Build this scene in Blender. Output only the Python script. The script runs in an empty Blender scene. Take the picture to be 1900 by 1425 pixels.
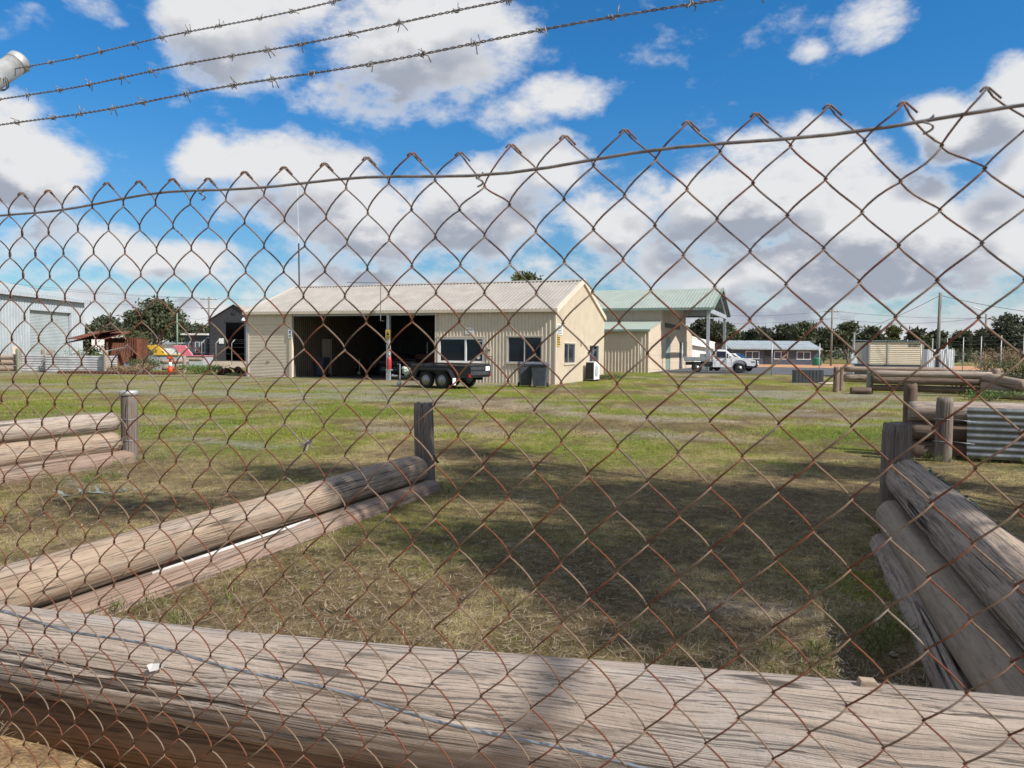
import bpy, math, random
import numpy as np
from mathutils import Vector, Matrix, noise, Euler
R = math.radians
random.seed(7); rng = np.random.default_rng(7)
scene = bpy.context.scene
col = scene.collection

# ------------------------------------------------------------------ camera
cam_d = bpy.data.cameras.new('camera'); cam = bpy.data.objects.new('camera', cam_d); col.objects.link(cam)
cam_d.sensor_width = 36.0; cam_d.lens = 36.0*1430/1900
cam_d.clip_start = 0.02; cam_d.clip_end = 6000
cam.matrix_world = Matrix.Translation((0, 0, 1.55)) @ Matrix.Rotation(R(90-2.5), 4, 'X') @ Matrix.Rotation(R(0.55), 4, 'Z')
cam_d.dof.use_dof = True; cam_d.dof.focus_distance = 4.0; cam_d.dof.aperture_fstop = 18.0
scene.camera = cam
scene.render.resolution_x = 1024; scene.render.resolution_y = 768

# ------------------------------------------------------------------ light, sky, exposure
SUN_AZ = (0.85, -0.53); SUN_EL = 43.0
_h = math.hypot(*SUN_AZ)
sun_dir = Vector((SUN_AZ[0]/_h*math.cos(R(SUN_EL)), SUN_AZ[1]/_h*math.cos(R(SUN_EL)), math.sin(R(SUN_EL))))
sd = bpy.data.lights.new('sun', 'SUN'); sd.energy = 5.0; sd.angle = R(0.53); sd.color = (1.0, 0.95, 0.87)
so = bpy.data.objects.new('sun', sd); col.objects.link(so)
so.rotation_euler = sun_dir.to_track_quat('Z', 'Y').to_euler()
vs = scene.view_settings
vs.view_transform = 'Standard'; vs.look = 'None'; vs.exposure = 0.33; vs.gamma = 1.0; vs.use_curve_mapping = False
scene.cycles.max_bounces = 4; scene.cycles.diffuse_bounces = 3; scene.cycles.glossy_bounces = 2; scene.cycles.transparent_max_bounces = 8
scene.cycles.use_denoising = True

class NT:
    """small helper to write node trees"""
    def __init__(s, tree): s.t = tree; s.n = tree.nodes; s.l = tree.links
    def new(s, typ, **kw):
        nd = s.n.new(typ)
        for k, v in kw.items(): setattr(nd, k, v)
        return nd
    def put(s, sock, v):
        if v is None: return
        if isinstance(v, bpy.types.NodeSocket): s.l.new(v, sock)
        else:
            try: sock.default_value = v
            except Exception:
                sock.default_value = (v[0], v[1], v[2], 1.0) if len(v) == 3 else v
    def math(s, op, a, b=None, c=None, clamp=False):
        nd = s.new('ShaderNodeMath', operation=op); nd.use_clamp = clamp
        s.put(nd.inputs[0], a); s.put(nd.inputs[1], b); s.put(nd.inputs[2], c)
        return nd.outputs[0]
    def vmath(s, op, a, b=None, out=0):
        nd = s.new('ShaderNodeVectorMath', operation=op)
        s.put(nd.inputs[0], a); s.put(nd.inputs[1], b)
        return nd.outputs[out]
    def ramp(s, v, a, b, lo=0.0, hi=1.0, smooth=True):
        nd = s.new('ShaderNodeMapRange'); nd.interpolation_type = 'SMOOTHSTEP' if smooth else 'LINEAR'
        s.put(nd.inputs[0], v); s.put(nd.inputs[1], a); s.put(nd.inputs[2], b); s.put(nd.inputs[3], lo); s.put(nd.inputs[4], hi)
        return nd.outputs[0]
    def mix(s, f, a, b, mode='MIX'):
        nd = s.new('ShaderNodeMix', data_type='RGBA', blend_type=mode)
        s.put(nd.inputs[0], f); s.put(nd.inputs[6], a if isinstance(a, bpy.types.NodeSocket) else (*a, 1)); s.put(nd.inputs[7], b if isinstance(b, bpy.types.NodeSocket) else (*b, 1))
        return nd.outputs[2]
    def noise(s, vec, scale=5.0, detail=4.0, rough=0.55, dist=0.0):
        nd = s.new('ShaderNodeTexNoise')
        s.put(nd.inputs['Vector'], vec); s.put(nd.inputs['Scale'], scale); s.put(nd.inputs['Detail'], detail)
        s.put(nd.inputs['Roughness'], rough); s.put(nd.inputs['Distortion'], dist)
        return nd.outputs[0]
    def scale(s, vec, v):
        nd = s.new('ShaderNodeMapping'); s.put(nd.inputs[0], vec); nd.inputs[3].default_value = v
        return nd.outputs[0]

world = bpy.data.worlds.new('World'); scene.world = world; world.use_nodes = True
wt = NT(world.node_tree); wt.n.clear()
sky = wt.new('ShaderNodeTexSky'); sky.sky_type = 'NISHITA'; sky.sun_disc = False
sky.sun_elevation = R(SUN_EL); sky.sun_rotation = math.atan2(sun_dir.x, sun_dir.y)
sky.air_density = 1.0; sky.dust_density = 0.3; sky.ozone_density = 2.2
# cumulus field: masses given by compass bearing and height in degrees, broken up by fractal noise
CLOUDS = [(-32.5, 11.7, 5.1, 3.4, 1.35), (-31.3, 7.0, 5.0, 1.9, 0.85), (-20.0, 21.0, 4.8, 4.1, 1.0), (-15.3, 23.1, 4.1, 2.3, 0.8), (-7.6, 21.1, 6.9, 4.6, 0.95), (-10.3, 16.9, 5.4, 2.6, 0.9), (-3.2, 22.3, 4.8, 3.4, 0.8), (4.4, 18.0, 4.0, 1.8, 0.85), (0.4, 16.9, 3.8, 1.7, 0.7), (-21.2, 12.7, 2.8, 1.9, 1.15), (-15.3, 12.2, 7.1, 2.7, 1.25), (-11.5, 9.4, 8.5, 4.1, 1.35), (-18.2, 9.8, 4.0, 2.1, 0.8), (-23.8, 6.2, 6.0, 2.1, 1.25), (-2.0, 10.5, 7.2, 4.0, 1.3), (2.8, 12.4, 4.6, 3.0, 1.1), (2.4, 14.5, 2.8, 1.5, 0.65), (7.2, 9.5, 3.9, 3.0, 1.1), (9.7, 11.9, 1.9, 1.4, 0.8), (14.9, 10.1, 4.7, 3.7, 1.25), (19.3, 11.5, 5.9, 3.7, 1.4), (24.8, 8.5, 5.9, 3.8, 1.35), (29.8, 14.5, 3.5, 2.5, 1.25), (32.5, 15.6, 2.6, 3.0, 1.25), (33.0, 11.5, 2.3, 2.0, 1.0), (21.0, 5.6, 12.6, 2.6, 1.25), (31.3, 6.7, 4.7, 3.8, 1.25), (-9.1, 4.8, 16.4, 1.8, 0.85), (-31.9, 2.8, 6.6, 1.5, 1.0), (10.3, 3.6, 12.4, 1.4, 0.85), (24.8, 21.0, 2.4, 1.7, 0.72), (20.3, 20.1, 1.9, 1.0, 0.58), (-32.5, 18.7, 2.1, 1.1, 0.55), (-29.2, 20.9, 2.1, 1.1, 0.45), (0, 1.7, 60, 3.0, .85), (-8, 6.0, 26, 2.2, .55), (18, 6.5, 20, 3.0, .7), (-30, 5.5, 12, 2.0, .5), (-50, 12, 13, 8, 1.2), (52, 20, 12, 10, 1.2), (-48, 38, 14, 9, 0.9), (44, 44, 14, 9, 0.9), (8, 42, 16, 9, 0.9)]
def cloud_group(fine):
    g = bpy.data.node_groups.new('cloud_cover', 'ShaderNodeTree')
    g.interface.new_socket('dir', in_out='INPUT', socket_type='NodeSocketVector')
    g.interface.new_socket('cover', in_out='OUTPUT', socket_type='NodeSocketFloat')
    t = NT(g); gi = t.new('NodeGroupInput'); go = t.new('NodeGroupOutput')
    d = t.vmath('NORMALIZE', gi.outputs[0])
    warp = t.new('ShaderNodeTexNoise'); t.put(warp.inputs['Vector'], d); warp.inputs['Scale'].default_value = 9; warp.inputs['Detail'].default_value = 1
    wv = t.vmath('SCALE', t.vmath('SUBTRACT', warp.outputs[1], (.5, .5, .5))); wv.node.inputs[3].default_value = .07
    d2 = t.vmath('ADD', d, wv) if fine else d
    sp = t.new('ShaderNodeSeparateXYZ'); t.put(sp.inputs[0], d2)
    az = t.math('MULTIPLY', t.math('ARCTAN2', sp.outputs[0], sp.outputs[1]), 57.2958)
    el = t.math('MULTIPLY', t.math('ARCSINE', t.math('MINIMUM', t.math('MAXIMUM', sp.outputs[2], -1.0), 1.0)), 57.2958)
    cb = t.new('ShaderNodeCombineXYZ'); t.put(cb.inputs[0], az); t.put(cb.inputs[1], el)
    tot = None
    for (a, e, ra, re, w) in CLOUDS:
        nd = t.new('ShaderNodeVectorMath', operation='MULTIPLY_ADD'); t.put(nd.inputs[0], cb.outputs[0]); nd.inputs[1].default_value = (1/ra, 1/re, 0); nd.inputs[2].default_value = (-a/ra, -e/re, 0)
        b = t.math('MULTIPLY_ADD', t.vmath('DOT_PRODUCT', nd.outputs[0], nd.outputs[0], out=1), -.72*w, w*1.02)
        tot = b if tot is None else (t.math('SMOOTH_MAX', tot, b, .3) if fine else t.math('MAXIMUM', tot, b))
    tot = t.math('MAXIMUM', tot, 0.0)
    # the rest of the dome carries the same broken cover without set masses
    gen = t.ramp(t.noise(d, 2.4, 1, .5), .37, .57, 0.0, 1.15)
    out = t.math('MAXIMUM', t.ramp(t.math('ABSOLUTE', az), 55, 70), t.ramp(el, 36, 52))
    tot = t.math('ADD', t.math('MULTIPLY', tot, t.math('SUBTRACT', 1.0, out)), t.math('MULTIPLY', gen, out))
    sq = t.scale(d, (1, 1, 1.7))
    fb = t.noise(sq, 7.0, 7 if fine else 3, .60, .15 if fine else 0)
    nz = t.math('MULTIPLY', t.math('SUBTRACT', fb, .5), 2.3)
    if fine: nz = t.math('ADD', nz, t.math('MULTIPLY', t.math('SUBTRACT', t.noise(sq, 22.0, 5, .62), .5), 1.15))
    t.put(go.inputs[0], t.math('ADD', tot, nz))
    return g
cg = cloud_group(True); cg2 = cloud_group(False)
tc = wt.new('ShaderNodeTexCoord')
def cov(vec, g=cg):
    n = wt.n.new('ShaderNodeGroup'); n.node_tree = g; wt.put(n.inputs[0], vec); return n.outputs[0]
c0 = cov(tc.outputs[0])
c1 = cov(wt.vmath('ADD', tc.outputs[0], (0.022, -0.01, 0.045)), cg2)
alpha = wt.ramp(c0, .20, 1.0)
thick = wt.ramp(c0, .40, 1.25)
lit = wt.math('SUBTRACT', c0, c1)                       # cloud tops stand out against thinner air above
lit = wt.ramp(lit, -.60, .62, 0.0, 1.0, smooth=False)
shade = wt.math('MULTIPLY', thick, wt.math('SUBTRACT', 1.0, lit))
cl_col = wt.mix(wt.ramp(shade, .04, .62), (9.1, 9.15, 9.3), (4.2, 4.6, 5.5))
sepd = wt.new('ShaderNodeSeparateXYZ'); wt.put(sepd.inputs[0], tc.outputs[0])
gain = wt.mix(wt.ramp(sepd.outputs[2], .02, .36), (.68, .98, 1.15), (.29, 1.04, 1.58))
blue = wt.mix(1.0, sky.outputs[0], gain, 'MULTIPLY')              # the camera's vivid rendering of clear sky
skc = wt.mix(alpha, blue, cl_col)
bg = wt.new('ShaderNodeBackground'); wt.put(bg.inputs[0], skc); bg.inputs[1].default_value = 0.070
wo = wt.new('ShaderNodeOutputWorld'); wt.l.new(bg.outputs[0], wo.inputs[0])
world.cycles.sampling_method = 'MANUAL'; world.cycles.sample_map_resolution = 512

# ------------------------------------------------------------------ measures
def X(px, Y): return (px-950)/1430*Y                                   # bearing at a distance -> metres to the right
def H(px, py, Y): return 1.55+(640.5+.0096*px-py)*Y/1430               # height above ground at a distance
UV = Vector((.9326, -.361, 0)); WV = Vector((.361, .9326, 0)); YAW = math.atan2(-.361, .9326)   # the yard's two directions

# ------------------------------------------------------------------ materials
MATS = {}
def mat(name, color=(.5, .5, .5), rough=.7, metal=0.0, var=.18, vscale=3.0, bump=0.0, bscale=40.0, dirt=0.0, dirtcol=(.12, .08, .05), spec=.4, stretch=(1, 1, 1), emit=0):
    if name in MATS: return MATS[name]
    m = bpy.data.materials.new(name); m.use_nodes = True; t = NT(m.node_tree)
    b = t.n['Principled BSDF']; b.inputs['Roughness'].default_value = rough; b.inputs['Metallic'].default_value = metal
    b.inputs['Specular IOR Level'].default_value = spec
    tc = t.new('ShaderNodeTexCoord'); oi = t.new('ShaderNodeObjectInfo')
    vec = t.scale(tc.outputs['Object'], stretch)
    n1 = t.noise(vec, vscale, 5, .6)
    f = t.ramp(n1, .3, .7)
    c = t.mix(f, tuple(x*(1-var) for x in color), tuple(min(1, x*(1+var)) for x in color))
    if dirt > 0:
        n2 = t.noise(tc.outputs['Object'], vscale*2.3, 7, .65, .4)
        c = t.mix(t.math('MULTIPLY', t.ramp(n2, .5, .75), dirt), c, dirtcol)
    t.put(b.inputs['Base Color'], c)
    t.put(b.inputs['Roughness'], t.ramp(n1, 0.2, .8, max(0, rough-.08), min(1, rough+.1)))
    if bump > 0:
        bp = t.new('ShaderNodeBump'); bp.inputs['Strength'].default_value = bump; bp.inputs['Distance'].default_value = .01
        t.put(bp.inputs['Height'], t.noise(vec, bscale, 5, .6)); t.put(b.inputs['Normal'], bp.outputs[0])
    MATS[name] = m; return m

def wood(name, c1, c2, c3, gs=1.0, crack=.5, lich=0.0, rough=.85, bumpd=.012, split=.75, sfreq=11):
    """weathered log timber, grain running along the object's x axis"""
    m = bpy.data.materials.new(name); m.use_nodes = True; t = NT(m.node_tree); b = t.n['Principled BSDF']
    tc = t.new('ShaderNodeTexCoord'); ob = tc.outputs['Object']
    oi = t.new('ShaderNodeObjectInfo')
    off = t.new('ShaderNodeCombineXYZ'); t.put(off.inputs[0], t.math('MULTIPLY', oi.outputs['Random'], 37.0))
    ob = t.vmath('ADD', ob, off.outputs[0])
    w = t.new('ShaderNodeTexNoise'); t.put(w.inputs['Vector'], t.scale(ob, (1.6, 4, 4))); w.inputs['Scale'].default_value = 1.5; w.inputs['Detail'].default_value = 2
    wv = t.vmath('SUBTRACT', w.outputs[1], (.5, .5, .5)); wsc = t.vmath('MULTIPLY', wv, (0, .035, .035)); ov = t.vmath('ADD', ob, wsc)
    g1 = t.noise(t.scale(ov, (.75, 105*gs, 105*gs)), 1.0, 5, .6)
    g2 = t.noise(t.scale(ov, (2.2, 24, 24)), 1.0, 3, .6)
    pat = t.noise(t.scale(ob, (1.2, 4, 4)), 1.6, 5, .6)
    c = t.mix(t.ramp(g2, .3, .7), c1, c2)
    c = t.mix(t.math('MULTIPLY', t.ramp(pat, .45, .75), .75), c, c3)
    ck = t.ramp(g1, .48, .40)                                   # dark drying lines
    c = t.mix(t.math('MULTIPLY', ck, crack), c, tuple(x*.26 for x in c3))
    g3 = t.noise(t.scale(ob, (.22, sfreq, sfreq)), 1.0, 1, .5)                # long open splits
    fad = t.ramp(t.noise(t.scale(ob, (1.1, 5, 5)), 1.0, 2), .42, .58)
    sp3 = t.math('MULTIPLY', t.math('MULTIPLY', t.ramp(t.math('ABSOLUTE', t.math('SUBTRACT', g3, .5)), .020, .006), fad), split)
    c = t.mix(sp3, c, (.022, .017, .014))
    stain = t.noise(t.scale(ob, (2.2, 7, 7)), 1.0, 6, .7)
    c = t.mix(t.math('MULTIPLY', t.ramp(stain, .58, .80), .42), c, tuple(x*.42 for x in c2))      # old rot and tar marks
    if lich > 0:
        sp = t.noise(t.scale(ob, (.45, 1, 1)), 26, 7, .7)
        c = t.mix(t.math('MULTIPLY', t.ramp(sp, .52, .62), lich), c, (.10, .10, .095))
    geo = t.new('ShaderNodeNewGeometry')
    t.put(b.inputs['Base Color'], c); b.inputs['Roughness'].default_value = rough; b.inputs['Specular IOR Level'].default_value = .25
    bp = t.new('ShaderNodeBump'); bp.inputs['Strength'].default_value = .9; bp.inputs['Distance'].default_value = bumpd
    hh = t.math('ADD', t.math('MULTIPLY', g1, .7), t.math('MULTIPLY', g2, .5))
    hh = t.math('ADD', hh, t.math('MULTIPLY', t.noise(ob, 60, 4, .6), .25))
    hh = t.math('SUBTRACT', hh, t.math('MULTIPLY', sp3, .9))
    t.put(bp.inputs['Height'], hh); t.put(b.inputs['Normal'], bp.outputs[0])
    MATS[name] = m; return m

# ------------------------------------------------------------------ mesh builder
class MB:
    def __init__(s): s.v = []; s.f = []; s.n = 0
    def add(s, vs, fs):
        s.v += [tuple(v) for v in vs]; s.f += [tuple(i+s.n for i in f) for f in fs]; s.n += len(vs); return s
    def box(s, x0, y0, z0, x1, y1, z1):
        return s.add([(x0, y0, z0), (x1, y0, z0), (x1, y1, z0), (x0, y1, z0), (x0, y0, z1), (x1, y0, z1), (x1, y1, z1), (x0, y1, z1)],
                     [(0, 3, 2, 1), (4, 5, 6, 7), (0, 1, 5, 4), (1, 2, 6, 5), (2, 3, 7, 6), (3, 0, 4, 7)])
    def tube(s, pts, r, n=8, caps=True):
        pts = [Vector(p) for p in pts]; k = len(pts)
        rr = r if isinstance(r, (list, tuple)) else [r]*k
        vs = []; ref = None
        for i, p in enumerate(pts):
            d = (pts[min(i+1, k-1)]-pts[max(i-1, 0)])
            if d.length < 1e-9: d = Vector((0, 0, 1))
            d.normalize()
            if ref is None: ref = d.orthogonal().normalized()
            a = (ref-d*ref.dot(d))
            a = a.normalized() if a.length > 1e-6 else d.orthogonal().normalized()
            ref = a; bb = d.cross(a)
            for j in range(n):
                th = 2*math.pi*j/n; vs.append(p+(a*math.cos(th)+bb*math.sin(th))*rr[i])
        fs = [(i*n+j, i*n+(j+1) % n, (i+1)*n+(j+1) % n, (i+1)*n+j) for i in range(k-1) for j in range(n)]
        if caps: fs += [tuple(range(n-1, -1, -1)), tuple((k-1)*n+j for j in range(n))]
        return s.add(vs, fs)
    def prism(s, pts, y0, y1):
        """outline in x,z extruded along y"""
        n = len(pts)
        return s.add([(x, y0, z) for x, z in pts]+[(x, y1, z) for x, z in pts],
                     [tuple(range(n))] + [tuple(range(2*n-1, n-1, -1))] + [(i, i+n, (i+1) % n+n, (i+1) % n) for i in range(n)])
    def lathe(s, prof, o=(0, 0, 0), n=20, axis='z', caps=True):
        vs = []; k = len(prof)
        for (r, h) in prof:
            for j in range(n):
                a = 2*math.pi*j/n; c, q = r*math.cos(a), r*math.sin(a)
                vs.append((o[0]+c, o[1]+q, o[2]+h) if axis == 'z' else ((o[0]+c, o[1]+h, o[2]+q) if axis == 'y' else (o[0]+h, o[1]+c, o[2]+q)))
        fs = [(i*n+j, i*n+(j+1) % n, (i+1)*n+(j+1) % n, (i+1)*n+j) for i in range(k-1) for j in range(n)]
        if caps and prof[0][0] > 1e-6: fs.append(tuple(range(n-1, -1, -1)))
        if caps and prof[-1][0] > 1e-6: fs.append(tuple((k-1)*n+j for j in range(n)))
        return s.add(vs, fs)
    def ribbed(s, o, u, v, nrm, ulen, lo, hi, pitch=.19, depth=.028, kind='trap', step=1):
        """profiled steel sheet: ribs run along v, spaced along u; lo/hi may be functions of u"""
        o, u, v, nrm = Vector(o), Vector(u).normalized(), Vector(v).normalized(), Vector(nrm).normalized()
        f0 = lo if callable(lo) else (lambda a: lo); f1 = hi if callable(hi) else (lambda a: hi)
        us = []; nn = max(1, round(ulen/pitch)); p = ulen/nn
        for i in range(nn):
            if kind == 'trap': us += [(i*p, 0), (i*p+p*.60, 0), (i*p+p*.68, depth), (i*p+p*.90, depth), (i*p+p*.98, 0)]
            else: us += [(i*p+p*k/6, depth*.5*(1-math.cos(2*math.pi*k/6))) for k in range(6)]
        us.append((ulen, 0))
        vs = []
        for a, h in us:
            b = o+u*a+nrm*h; vs += [b+v*f0(a), b+v*f1(a)]
        return s.add(vs, [(2*i, 2*i+2, 2*i+3, 2*i+1) for i in range(len(us)-1)])
    def mesh(s, name, m, smooth=False):
        me = bpy.data.meshes.new(name); me.from_pydata(s.v, [], s.f)
        if m is not None: me.materials.append(MATS[m] if isinstance(m, str) else m)
        if smooth: me.polygons.foreach_set('use_smooth', [True]*len(me.polygons))
        me.update(); return me
    def build(s, name, m, parent=None, smooth=False, bevel=0, loc=None, rz=0):
        o = bpy.data.objects.new(name, s.mesh(name, m, smooth)); col.objects.link(o)
        if parent is not None: o.parent = parent
        if loc is not None: o.location = loc
        if rz: o.rotation_euler = (0, 0, rz)
        if bevel:
            b = o.modifiers.new('bevel', 'BEVEL'); b.width = bevel; b.segments = 2; b.limit_method = 'ANGLE'
        if smooth is None: pass
        return o
def tag(o, label=None, cat=None, group=None, kind=None):
    if label: o['label'] = label
    if cat: o['category'] = cat
    if group: o['group'] = group
    if kind: o['kind'] = kind
    return o
def thing(name, label, cat, loc=(0, 0, 0), rz=0, group=None):
    o = bpy.data.objects.new(name, None); col.objects.link(o); o.location = loc; o.rotation_euler = (0, 0, rz); o.empty_display_size = .2
    return tag(o, label, cat, group)
KIDS = {}
def children(o): return [c for c in bpy.data.objects if c.parent == o]
def copy_tree(o, parent=None, kids=None):
    c = o.copy(); col.objects.link(c); c.parent = parent
    for ch in children(o): copy_tree(ch, c)
    return c
def text_mesh(txt, size, m, name='lettering', parent=None, loc=(0, 0, 0), rot=(math.pi/2, 0, 0), sx=1):
    cu = bpy.data.curves.new(name, 'FONT'); cu.body = txt; cu.size = size; cu.align_x = 'CENTER'; cu.align_y = 'CENTER'; cu.extrude = .001
    tmp = bpy.data.objects.new('tmp_text', cu); col.objects.link(tmp)
    dg = bpy.context.evaluated_depsgraph_get(); dg.update()
    me = bpy.data.meshes.new_from_object(tmp.evaluated_get(dg)); me.materials.clear(); me.materials.append(MATS[m])
    bpy.data.objects.remove(tmp)
    o = bpy.data.objects.new(name, me); col.objects.link(o); o.parent = parent; o.location = loc; o.rotation_euler = rot; o.scale = (sx, 1, 1)
    return o
def fbm(x, y, s, o=4, seed=0.0):
    return noise.fractal(Vector((x*s+seed*13.7, y*s-seed*7.3, seed*3.1)), .6, 2.1, o)
def sm(a, b, x):
    t = min(1, max(0, (x-a)/(b-a))); return t*t*(3-2*t)
# ------------------------------------------------------------------ ground
NLP = Vector((-1.874, 2.82, 0)); NLD = Vector((.971, -.239, 0)); NLN = Vector((-.239, -.971, 0))
def gz(x, y):
    p = Vector((x, y, 0))-NLP
    q = p.dot(NLN)                                         # metres outside the front log
    z = .27*sm(.12, .30, q)*(1-sm(-1.7, -.55, x)) + .06*sm(.1, .5, q)
    if 2.2 < y < 20: z += .014*fbm(x, y, .9, 3, 2)
    return z
def fields(x, y):
    a = x*UV.x+y*UV.y; b = x*WV.x+y*WV.y
    n1 = fbm(x, y, .30, 4, 1); n2 = fbm(x, y, 1.3, 3, 5)
    st = noise.fractal(Vector((a*.11+3.1, b*.42, 4.2)), .6, 2.1, 4)
    band = sm(16, 21, b)*(1-sm(33, 35, b))
    left = sm(2, -9, x)
    gravel = .68*sm(0, .36, st*1.4+.42*band+.16*band*left-.38)
    near = 1-sm(8.5, 13.0, y)
    green = min(1, max(0, .74-.62*near+1.1*n1+.9*n2))
    bare = sm(.12, .6, -n1*1.7+n2*1.0+.26*near)
    worn = math.exp(-((x-1.3)/2.9)**2-((y-8.0)/2.1)**2)+.8*math.exp(-((x+4.6)/2.6)**2-((y-10.0)/1.2)**2)      # brown soil and dead turf in two patches
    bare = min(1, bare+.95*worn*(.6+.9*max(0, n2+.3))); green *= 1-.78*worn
    if y < 3.3 and (Vector((x, y, 0))-NLP).dot(NLN) > 0: bare = .9; green = .1
    # red soil washed along the log walls
    return green, gravel, bare
GREEN = np.array((.125, .178, .032)); YG = np.array((.28, .285, .052)); STRAW = np.array((.46, .37, .20)); SOIL = np.array((.125, .085, .056)); GRAV = np.array((.255, .245, .235)); PINK = np.array((.34, .25, .195))
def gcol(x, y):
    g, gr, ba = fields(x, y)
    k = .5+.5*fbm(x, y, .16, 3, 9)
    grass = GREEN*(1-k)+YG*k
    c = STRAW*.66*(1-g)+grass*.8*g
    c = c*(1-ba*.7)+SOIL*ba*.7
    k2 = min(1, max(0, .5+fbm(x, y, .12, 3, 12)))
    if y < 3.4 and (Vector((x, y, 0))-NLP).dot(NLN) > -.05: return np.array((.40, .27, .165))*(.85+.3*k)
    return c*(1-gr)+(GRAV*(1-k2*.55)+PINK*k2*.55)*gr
def axis(lo, hi, dense):
    out = []; v = lo
    while v < hi:
        out.append(v); v += dense(v)
    return np.array(out+[hi])
gx = axis(-2600, 2600, lambda v: max(.13, min(220, (abs(v)-4)*.09 if abs(v) < 60 else abs(v)*.2)))
gy = axis(-900, 4200, lambda v: .12 if 1.5 < v < 11 else max(.14, min(260, abs(v-6)*.055 if abs(v) < 90 else abs(v)*.18)))
vs = [(x, y, gz(x, y)) for y in gy for x in gx]; nx = len(gx)
fs = [(j*nx+i, j*nx+i+1, (j+1)*nx+i+1, (j+1)*nx+i) for j in range(len(gy)-1) for i in range(nx-1)]
me = bpy.data.meshes.new('ground'); me.from_pydata(vs, [], fs)
ca = me.color_attributes.new('soil', 'FLOAT_COLOR', 'POINT')
cc = np.ones((len(vs), 4), np.float32)
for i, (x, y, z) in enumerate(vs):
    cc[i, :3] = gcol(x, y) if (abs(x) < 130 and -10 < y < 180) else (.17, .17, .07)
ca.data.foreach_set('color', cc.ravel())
me.polygons.foreach_set('use_smooth', [True]*len(fs))
gm = bpy.data.materials.new('turf'); gm.use_nodes = True; t = NT(gm.node_tree); b = t.n['Principled BSDF']
at_ = t.new('ShaderNodeAttribute'); at_.attribute_name = 'soil'
tcn = t.new('ShaderNodeTexCoord'); ob = tcn.outputs['Object']
n_f = t.noise(ob, 70, 6, .7); n_m = t.noise(ob, 9, 6, .65); n_l = t.noise(ob, 1.6, 5, .6)
c = t.mix(1.0, at_.outputs[0], t.mix(t.ramp(n_f, .3, .7), (.55, .52, .5), (1.35, 1.35, 1.3)), 'MULTIPLY')
c = t.mix(1.0, c, t.mix(t.ramp(n_m, .3, .7), (.62, .6, .58), (1.3, 1.32, 1.2)), 'MULTIPLY')
c = t.mix(1.0, c, t.mix(t.ramp(n_l, .3, .7), (.82, .8, .8), (1.14, 1.16, 1.1)), 'MULTIPLY')
t.put(b.inputs['Base Color'], c); b.inputs['Roughness'].default_value = .95; b.inputs['Specular IOR Level'].default_value = .1
bp = t.new('ShaderNodeBump'); bp.inputs['Strength'].default_value = .8; bp.inputs['Distance'].default_value = .03
t.put(bp.inputs['Height'], t.math('ADD', n_f, n_m)); t.put(b.inputs['Normal'], bp.outputs[0])
me.materials.append(gm)
ground = bpy.data.objects.new('ground', me); col.objects.link(ground); tag(ground, 'flat yard of worn grass, bare soil and gravel tracks', kind='structure')

mat('asphalt', (.085, .088, .095), .9, var=.2, vscale=.6, bump=.4, bscale=60)
mat('orange_soil', (.44, .235, .125), .95, var=.2, vscale=.5, bump=.4, bscale=12)
mat('pale_verge', (.33, .27, .19), .95, var=.25, vscale=.6, bump=.4, bscale=12)
mat('concrete', (.42, .40, .37), .9, var=.12, vscale=1.2, bump=.2)
def sheet(name, pts, z, m, label):
    mb = MB(); mb.add([(x, y, z) for x, y in pts], [tuple(range(len(pts)))])
    return tag(mb.build(name, m), label, kind='structure')
sheet('road', [(6.5, 58.2), (15, 56), (26, 53.4), (44, 47.5), (95, 28), (110, 44), (60, 70), (34, 80), (10, 86)], .012, 'asphalt', 'grey asphalt road beyond the yard fence')
sheet('dirt_verge', [(22, 86), (34, 81), (60, 71), (75, 66), (95, 96), (30, 116), (20, 108)], .010, 'orange_soil', 'orange earth verge behind the road')
sheet('dry_verge', [(33, 66), (44, 58), (70, 46), (74, 50), (50, 66), (38, 73)], .020, 'pale_verge', 'pale dry ground behind the cabin')
sheet('dry_paddock', [(-62, 60), (-26, 56), (-18, 62), (-20, 96), (-70, 100)], .006, 'pale_verge', 'dry grass ground behind the scrap heap')

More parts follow.
